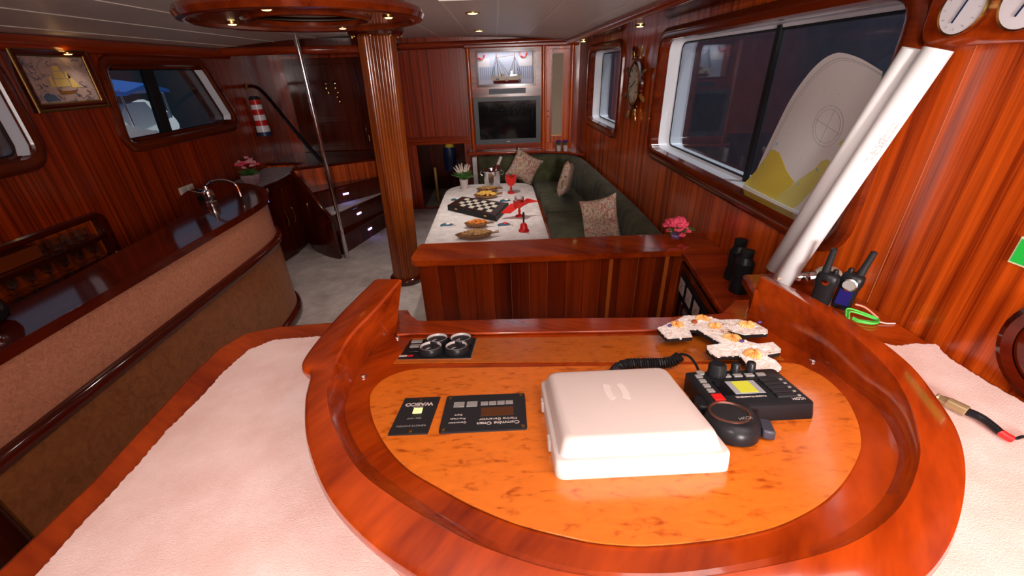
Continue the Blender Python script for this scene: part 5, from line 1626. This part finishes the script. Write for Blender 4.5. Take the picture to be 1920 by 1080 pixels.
MB().ball((0.5485, 1.0047, 1.1811), .009, 10, 6, (1, 1, .6)).build('amber_shell', plain('amber', (.35, .08, .02), .3), t)

# ================================================================ THINGS ON THE RIGHT
# barometer board
t = thing('barometer_board', (1.22, 1.0, 1.87), 'rounded varnished board with two white dials at the top right', 'barometer')
bp2 = rpoly([(1.355, 1.868), (1.355, 2.09), (0.45, 2.09), (0.45, 1.868)], [.07, .05, .05, .07], 8)
b = MB()
b.loft([[(1.249 - o2, y, z) for y, z in inset(bp2, d_)] for d_, o2 in ((0, 0), (0, .022), (.006, .028), (.012, .030))], True, True, True)
b.build('board', M_console, t, smooth=0.7)
for y, lb in ((1.235, 'needle'), (1.085, 'needle')):
    g_ = MB().lathe([(.062, 0), (.062, .012), (.060, .018), (.056, .016)], (1.22, y, 1.952), 40, (-1, 0, 0), capb=False).build('dial_case', M_brass, t)
    MB().lathe([(.0001, .0155), (.057, .0155)], (1.22, y, 1.952), 40, (-1, 0, 0), capa=False, capb=False).build('dial_face', M_white, g_, label='white dial face')
    MB().obox((1.2025, y, 1.952), (.0005, 0, 0), (0, .002, .001), (0, -.012, .030)).build('needle', M_navy, g_)
    if y < 1.2:
        MB().obox((1.2028, y + .008, 1.966), (.0004, 0, 0), (0, .020, 0), (0, 0, .007)).build('dial_print', M_bowl, g_)
    else:
        for k in range(24):
            a = k * PI / 12
            MB().obox((1.2032, y + .045 * math.cos(a), 1.952 + .045 * math.sin(a)), (.0003, 0, 0), (0, .003 * math.cos(a), .003 * math.sin(a)), (0, -.0005 * math.sin(a), .0005 * math.cos(a))).build('tick_mark', M_grey, g_) if k % 2 == 0 else None

t = thing('exit_sign', (1.246, .85, 1.39), 'green sign with a pale border on the right wall at the photo edge', 'sign')
MB().box((1.2445, .70, 1.392), (1.2495, .893, 1.458)).build('sign_plate', M_signw, t, smooth=0)
MB().box((1.2425, .705, 1.3965), (1.2445, .8885, 1.4535)).build('green_field', M_signg, t, smooth=0)
text('EXIT', .030, (1.2423, .83, 1.415), (0, -1, 0), (0, 0, 1), M_signw, 'lettering', t, .0003)
t = thing('round_plaque', (1.24, .70, 1.13), 'dark round wooden rim on the right wall at the photo edge', 'frame')
MB().lathe([(.135, 0), (.135, .015), (.12, .022), (.10, .016)], (1.249, .69, 1.245), 40, (-1, 0, 0), capb=False).build('round_rim', M_dark, t)
MB().lathe([(.0001, .010), (.101, .010)], (1.249, .69, 1.245), 40, (-1, 0, 0), capa=False, capb=False).build('centre_disc', M_dark, t)

# wheel clock on the right wall
cx_ = xr(4.02)
t = thing('wheel_clock', (cx_, 4.02, 1.70), "ship's wheel clock with turned brass-tipped spokes between the two right windows", 'clock')
cz = 1.70
b = MB()
b.lathe([(.205, 0.0), (.215, .012), (.21, .03), (.175, .034), (.17, 0.0)], (cx_, 4.02, cz), 48, (-1, 0, 0), capa=False, capb=False)
b.build('wheel_rim', M_dark, t)
MB().lathe([(.172, .0), (.172, .030), (.160, .040), (.150, .034)], (cx_, 4.02, cz), 48, (-1, 0, 0), capa=False, capb=False).build('bezel', M_brass, t)
fc = MB().lathe([(.0001, .030), (.152, .030)], (cx_, 4.02, cz), 48, (-1, 0, 0), capa=False, capb=False).build('clock_face', voro('mother_of_pearl', [(0.3, (0.50, 0.42, 0.28)), (0.6, (0.88, 0.82, 0.66)), (0.8, (0.65, 0.58, 0.42))], 9, .4), t)
for k in range(12):
    a = k * PI / 6
    MB().obox((cx_ - .0315, 4.02 + .125 * math.sin(a), cz + .125 * math.cos(a)), (.001, 0, 0), (0, .004 * math.cos(a), -.004 * math.sin(a)), (0, .014 * math.sin(a), .014 * math.cos(a))).build('hour_mark', M_black2, fc)
for a, L_ in ((1.9, .09), (5.2, .06)):
    MB().obox((cx_ - .034, 4.02 + L_ / 2 * math.sin(a), cz + L_ / 2 * math.cos(a)), (.001, 0, 0), (0, .004 * math.cos(a), -.004 * math.sin(a)), (0, L_ / 2 * math.sin(a), L_ / 2 * math.cos(a))).build('clock_hand', M_black2, fc)
for k in range(8):
    a = k * PI / 4 + PI / 8
    d_ = Vector((0, math.sin(a), math.cos(a)))
    MB().lathe([(.012, .0), (.018, .015), (.012, .03), (.020, .055), (.021, .075), (.013, .10), (.008, .112)], Vector((cx_ - .02, 4.02, cz)) + d_ * .205, 12, d_).build('spoke_handle', M_bowl if k % 2 else M_brass, t)

# framed picture on the left wall
pf = thing('ship_picture', (XL + .03, 3.18, 1.69), 'framed picture of a yellow sailing ship over an old map between the left windows', 'picture')
FX = -2.885
def fp(u, v, o_=0.0):
    """u along +y, v up, o_ out into the room"""
    return (FX + o_ - 0.02 * (1 - v / .365) * 0, 2.915 + u, 1.693 + v)
Wd, Hd = .545, .37
b = MB()
def rect(i_): return [(i_, i_), (Wd - i_, i_), (Wd - i_, Hd - i_), (i_, Hd - i_)]
b.loft([[fp(u, v, o_) for u, v in rect(i_)] for i_, o_ in ((0, -.04), (0, .0), (.012, .008), (.022, .002), (.030, .006), (.045, -.002), (.050, -.012))], True)
b.build('frame', M_dark, pf, smooth=0)
b = MB()
b.loft([[fp(u, v, o_) for u, v in rect(i_)] for i_, o_ in ((.0, .0005), (.004, .006), (.012, .009), (.016, .007))], True)
b.loft([[fp(u, v, o_) for u, v in rect(i_)] for i_, o_ in ((.044, -.001), (.048, -.006), (.052, -.008))], True)
b.build('gilt_edges', plain('gilt', (.18, .10, .02), .35, .6), pf, smooth=0)
MB().prism([fp(u, v, -.012) for u, v in rect(.045)], (-.004, 0, 0)).build('map_sheet', voro('aged_map', [(0.3, (0.30, 0.20, 0.20)), (0.5, (0.55, 0.38, 0.32)), (0.75, (0.62, 0.42, 0.34))], 9, .6), pf, smooth=0)
MB().prism([fp(u, v, -.0105) for u, v in [(.22, .095), (.33, .100), (.36, .13), (.33, .118), (.24, .118), (.21, .135)]], (-.0012, 0, 0)).build('painted_hull', plain('painted_ochre', (.30, .12, .02), .5), pf, smooth=0)
sails = [[(.16, .14), (.31, .14), (.30, .195), (.17, .195)], [(.18, .20), (.29, .20), (.28, .25), (.19, .25)], [(.20, .255), (.27, .255), (.26, .29), (.21, .29)], [(.32, .13), (.42, .13), (.33, .24)], [(.11, .14), (.15, .14), (.15, .22), (.12, .21)], [(.30, .20), (.35, .20), (.34, .25), (.31, .25)]]
b = MB()
for s_ in sails:
    b.prism([fp(.275 + (u - .25) * .68, .135 + (v - .13) * .82, -.0100) for u, v in s_], (-.0012, 0, 0))
b.build('painted_sails', plain('painted_cream', (.85, .60, .18), .5), pf, smooth=0)
b = MB()
rnd = random.Random(9)
for i in range(60):
    u, v = rnd.uniform(.07, .46), rnd.uniform(.06, .31)
    if .14 < u < .40 and .10 < v < .28:
        continue
    q_ = [Vector(fp(u, v, -.0105))]
    for k in range(5):
        u += rnd.uniform(-.03, .03); v += rnd.uniform(-.02, .02)
        q_.append(Vector(fp(min(max(u, .06), .48), min(max(v, .055), .315), -.0105)))
    b.tube(spline(q_, 3), .0012, 4)
b.build('map_lines', plain('map_ink', (.08, .10, .16), .6), pf, kind='stuff')
MB().prism([fp(u, v, -.0108) for u, v in [(.10, .06), (.20, .06), (.17, .10), (.12, .11), (.09, .09)]], (-.0008, 0, 0)).build('painted_sea', plain('painted_sea_blue', (.10, .16, .26), .6), pf, smooth=0)

# rolled charts leaning in the corner, and the open chart sheet on the window sill
def roll(name, a, c_, r, label, turns=2.2, r_end=None):
    a, c_ = Vector(a), Vector(c_)
    d_ = (c_ - a)
    L_ = d_.length
    d_.normalize()
    ax = d_.orthogonal().normalized()
    ay = d_.cross(ax)
    prof = []
    n_ = 60
    for i in range(n_ + 1):
        th = turns * 2 * PI * i / n_
        rr2 = r * (1 - .10 * i / n_ * 1.6)
        prof.append((rr2 * math.cos(th), rr2 * math.sin(th)))
    lo_ = []
    for h in (0, L_ * .5, L_):
        lo_.append([a + d_ * h + ax * x + ay * y for x, y in prof])
    b_ = MB().loft(lo_, False)
    o_ = b_.build(name, M_paper, smooth=1.0, label=label, cat='chart')
    s_ = o_.modifiers.new('thickness', 'SOLIDIFY')
    s_.thickness = .0008
    return o_


roll('rolled_chart', (1.0866, 1.4711, 1.1050), (1.1900, 1.3130, 1.8655), .033, 'left one of two white chart rolls leaning across the big window')
roll('rolled_chart', (1.0516, 1.3653, 1.1050), (1.1950, 1.2466, 1.8629), .036, 'right one of two white chart rolls, printed with small text')
CA, CB = Vector((1.0516, 1.3653, 1.1050)), Vector((1.1950, 1.2466, 1.8629))
rl = [o_ for o_ in COL.objects if o_.name == 'rolled_chart.001'][0]
dC = (CB - CA).normalized()
vw = (Vector((0, 0, 1.85)) - CA.lerp(CB, .72)).normalized()
sideC = dC.cross(vw).normalized()
nC = sideC.cross(dC).normalized()
if nC.dot(vw) < 0:
    nC = -nC
for k, (s_, fr_) in enumerate((('CHART OF THE COAST', .66), ('SOUNDINGS IN METRES', .66), ('SCALE 1 : 100 000', .66), ('MERCATOR PROJECTION', .66))):
    th_ = .15 + k * .16
    nn_ = (nC * math.cos(th_) + sideC * math.sin(th_))
    tt_ = nn_.cross(dC)
    text(s_, .0085, CA.lerp(CB, fr_ + .04 * (k % 2)) + nn_ * .0366, -dC if k < 9 else dC, -tt_ if True else tt_, M_grey, 'printed_text', rl, .0001)

ch = thing('open_chart', (1.29, 1.9, 1.25), 'open nautical chart with yellow land standing on the big window sill', 'chart')
# sheet outline in the leaning plane: bottom on the sill, top leaning inboard
def cp_(y, z, o_=0.0):
    k = (z - 1.25) / .6
    bow = .018 * math.sin(PI * min(1, max(0, (y - 1.45) / .75)))
    return (1.335 - .055 * k - bow - o_, y, z)
edge = spline([(2.175, 1.252), (2.12, 1.36), (2.03, 1.53), (1.94, 1.69), (1.86, 1.785), (1.795, 1.838), (1.74, 1.862), (1.69, 1.866), (1.60, 1.845), (1.49, 1.80)], 6)
bot = [(1.49, 1.252)]
sheet = [(p.x, p.y) for p in edge] + [(1.48, 1.55)] + bot
def grid_sheet(poly, o_, th, name, mat, parent, n_=30):
    # cut polygon into vertical strips so that it can bow
    ys = sorted(set([round(min(p[0] for p in poly) + (max(p[0] for p in poly) - min(p[0] for p in poly)) * i / n_, 5) for i in range(n_ + 1)]))
    def span(y):
        zs = []
        m_ = len(poly)
        for i in range(m_):
            (ya, za), (yb, zb_) = poly[i], poly[(i + 1) % m_]
            if (ya - y) * (yb - y) <= 0 and abs(ya - yb) > 1e-9:
                zs.append(za + (zb_ - za) * (y - ya) / (yb - ya))
        return (min(zs), max(zs)) if zs else None
    rows = []
    for y in ys:
        y_ = min(max(y, min(p[0] for p in poly) + 1e-5), max(p[0] for p in poly) - 1e-5)
        s_ = span(y_)
        if s_:
            rows.append((y_, *s_))
    lo_ = []
    for y, z0, z1 in rows:
        K_ = 6
        fr = [cp_(y, z0 + (z1 - z0) * k / K_, o_ + th) for k in range(K_ + 1)]
        bk_ = [cp_(y, z0 + (z1 - z0) * k / K_, o_) for k in range(K_, -1, -1)]
        lo_.append(fr + bk_)
    return MB().loft(lo_, True, True, True).build(name, mat, parent, smooth=0.6)
grid_sheet(sheet, 0, .001, 'chart_sheet', M_paper, ch)
yl = plain('chart_land_yellow', (0.80, 0.66, 0.09), .6)
yl2 = plain('chart_land_pale', (0.74, 0.72, 0.22), .6)
def Cq(px_): return (px_[1], px_[2])
land = [(2.2337, 1.2022), (2.1173, 1.3557), (2.0125, 1.4785), (1.9456, 1.4679), (1.9007, 1.4331), (1.8658, 1.3996), (1.8027, 1.3686), (1.9021, 1.2316), (1.9341, 1.2167)]
land2 = [(1.9306, 1.2204), (1.7952, 1.3680), (1.7585, 1.3976), (1.7148, 1.4365), (1.6824, 1.4606), (1.6633, 1.5022), (1.6199, 1.4876), (1.6726, 1.3798), (1.7668, 1.2273)]
land3 = [(1.6107, 1.5592), (1.5899, 1.5815), (1.5937, 1.5540)]
for nm, pl_, mt in (('land_print', land, yl), ('land_print', land2, yl2), ('land_print', land3, yl2)):
    grid_sheet([(p[0], max(p[1], 1.254)) for p in pl_], .0012, .0006, nm, mt, ch, 12)
grey_l = plain('chart_line_grey', (0.30, 0.31, 0.33), .6)
b = MB()
for r_ in (.075, .062):
    ctr = (1.6816, 1.6146)
    b.tube([cp_(ctr[0] + r_ * math.cos(a), ctr[1] + r_ * math.sin(a), .0016) for a in [2 * PI * i / 40 for i in range(41)]], .0006, 4)
for a in (0.3, 1.87):
    b.tube([cp_(ctr[0] + s_ * .07 * math.cos(a), ctr[1] + s_ * .07 * math.sin(a), .0016) for s_ in (-1, 0, 1)], .0006, 4)
ins = [(p.x - .022, p.y - .018) for p in edge if p.x > 1.5]
b.tube([cp_(y, max(z, 1.256), .0016) for y, z in ins], .0007, 4)
b.tube([cp_(y - .008, max(z - .007, 1.256), .0016) for y, z in ins], .0005, 4)
for q_ in ((1.9042, 1.4444), (1.6685, 1.4634)):
    pass
b.build('chart_lines', grey_l, ch)
b = MB()
rnd = random.Random(21)
for i in range(150):
    f_ = rnd.random()
    if f_ < .5:
        k = rnd.uniform(0, 1)
        y_, z_ = 2.02 - .20 * k + rnd.uniform(-.02, .02), 1.47 - .15 * k + rnd.uniform(0, .03)
    else:
        y_, z_ = rnd.uniform(1.62, 1.92), rnd.uniform(1.45, 1.75)
    b.tube([cp_(y_, z_, .0016), cp_(y_ - .004, z_ + .001, .0016)], .0005, 4)
b.build('sounding_marks', grey_l, ch, kind='stuff')
b = MB()
for q_ in ((1.7765, 1.3655), (1.6843, 1.4473), (1.9790, 1.5032)):
    b.tube([cp_(q_[0] + .004 * math.cos(a), q_[1] + .004 * math.sin(a), .0016) for a in [2 * PI * i / 8 for i in range(9)]], .0018, 4)
b.build('blue_shoal_marks', plain('chart_blue', (.15, .45, .75), .6), ch)

# handheld lamp
t = thing('hand_lamp', (1.12, 1.33, 1.10), 'cream and chrome handheld lamp lying behind the rim end below the chart rolls', 'lamp')
la, lb_ = Vector((1.075, 1.335, 1.135)), Vector((1.21, 1.30, 1.155))
dl = (lb_ - la).normalized()
MB().lathe([(.006, -.06), (.007, 0.0)], la, 12, dl).build('cable_stub', plain('beige_hose', (.45, .33, .24), .5), t)
MB().lathe([(.012, 0), (.018, .01), (.018, .03), (.022, .032), (.022, .04), (.019, .042), (.021, .06), (.024, .062)], la, 24, dl).build('chrome_grip', M_chrome, t)
MB().lathe([(.024, .062), (.036, .08), (.040, .10), (.034, .125), (.020, .14), (.001, .142)], la, 24, dl).build('lamp_head', plain('cream_rubber', (.50, .48, .40), .35), t)

# two handheld radios
for k, (x, y, hh, ln, lb, fc_) in enumerate(((1.070, 1.19, .115, (.014, -.02), 'left handheld radio with a thick antenna behind the console rim', 0), (1.135, 1.175, .115, (.028, -.01), 'right handheld radio with a round silver speaker behind the console rim', 1))):
    c = Vector((x, y, 1.101))
    t = thing('handheld_radio', c, lb, 'radio', 'handheld radios by the right wall')
    up = Vector((-0.02 + .06 * k, -.02, 1)).normalized()
    fr = Vector((-.75, -.65, 0)).normalized()
    fr = (fr - up * fr.dot(up)).normalized()
    sd = up.cross(fr)
    lo = []
    for w_, d_, h in ((.024, .016, 0), (.028, .019, .02), (.027, .019, .07), (.032, .021, .095), (.030, .019, .118), (.020, .013, .128)):
        lo.append([c + up * h + sd * (w_ * sx) + fr * (d_ * sy) for sx, sy in ((-1, -.6), (-.7, -1), (.7, -1), (1, -.6), (1, .6), (.7, 1), (-.7, 1), (-1, .6))])
    MB().loft(lo, True, True, True).build('radio_body', M_black, t, smooth=1.0)
    MB().lathe([(.011, 0), (.012, .02), (.0105, .03), (.009, .085), (.0095, .09), (.0001, .094)], c + up * .118 + sd * (.012 * (1 if k else -1)), 16, (up + Vector((.03 + .12 * k, 0, 0))).normalized()).build('antenna', M_black2, t)
    MB().lathe([(.008, 0), (.008, .022), (.006, .026)], c + up * .116 - sd * (.014 * (1 if k else -1)), 14, up).build('knob', M_black, t)
    if fc_:
        MB().lathe([(.022, 0), (.022, .004), (.018, .006), (.016, .003)], c + up * .092 + fr * .020, 28, fr, capa=False, capb=False).build('speaker_ring', M_chrome, t)
        MB().lathe([(.0001, .003), (.016, .003)], c + up * .092 + fr * .020, 28, fr, capa=False, capb=False).build('speaker_grille', M_grey, t)
        MB().obox(c + up * .045 + fr * .0195, sd * .018, up * .028, fr * .001).build('label_plate', plain('indigo_label', (.01, .01, .12), .3), t)
    else:
        MB().lathe([(.010, 0), (.010, .004), (.0001, .005)], c + up * .098 + fr * .019, 16, fr).build('speaker_disc', M_chrome, t)

t = thing('green_wires', (1.14, 1.08, 1.10), 'loop of thin bright green wire beside the handheld radios', 'wire')
for dz, w_ in ((0, 0), (.006, .006), (.003, -.008)):
    MB().tube(spline([(1.10, 1.10 + w_, 1.106 + dz), (1.12, 1.125 + w_, 1.115 + dz), (1.15, 1.11 + w_, 1.112 + dz), (1.18, 1.075 + w_ * .3, 1.106 + dz), (1.155, 1.06 - w_, 1.106 + dz), (1.12, 1.075 - w_, 1.106 + dz), (1.11, 1.09, 1.108 + dz)], 6), .0028, 8).build('wire_loop', M_green2, t)
MB().tube(spline([(1.18, 1.07, 1.106), (1.20, 1.062, 1.104), (1.225, 1.06, 1.104)], 6), .0024, 8).build('white_tail', M_wplas, t, label='white wire end')
MB().tube(spline([(1.16, 1.15, 1.125), (1.18, 1.13, 1.122), (1.195, 1.09, 1.106)], 6), .003, 8).build('pink_wire', plain('salmon_wire', (.75, .32, .22), .5), t, label='salmon wire end')

# plug and cable on the right carpet
t = thing('cable_plug', (1.0226, 0.6907, 1.1300), 'brass and clear plug on a thick black cable lying on the right carpet', 'plug')
p0, p1, p2, p3, p4 = (Vector(q_) for q_ in ((1.0181, 0.7181, 1.1280), (1.0272, 0.7048, 1.1280), (1.0413, 0.6660, 1.1280), (1.0510, 0.6343, 1.1300), (1.0514, 0.6037, 1.1270)))
ax = (p2 - p0)
MB().lathe([(.0085, 0), (.0095, .003), (.0075, .006), (.0095, .012), (.011, .020), (.0125, .022), (.0130, ax.length * .97), (.011, ax.length)], p0, 20, ax).build('plug_shell', plain('clear_amber_shell', (.40, .30, .16), .2, .5), t)
MB().tube(spline([p2, p2.lerp(p3, .5) + Vector((0, 0, .002)), p3, p4], 6), .010, 12, rr=[.0095 - .0012 * i / 18 for i in range(19)]).build('boot', M_black, t)
MB().tube([p4 - (p4 - p3).normalized() * .004, p4 + Vector((.006, -.008, -.003)), p4 + Vector((.012, -.012, -.005))], .0085, 10).build('red_tape', M_red, t, label='red tape')
MB().tube(spline([p4 + Vector((.010, -.011, -.005)), Vector((1.0813, 0.5963, 1.1170)), Vector((1.1109, 0.5916, 1.1170)), Vector((1.10, .50, 1.117)), Vector((1.15, .30, 1.117))], 6), .0032, 8).build('lead', M_black, t)

for o_ in COL.objects:
    if '_w' in o_:
        del o_['_w']
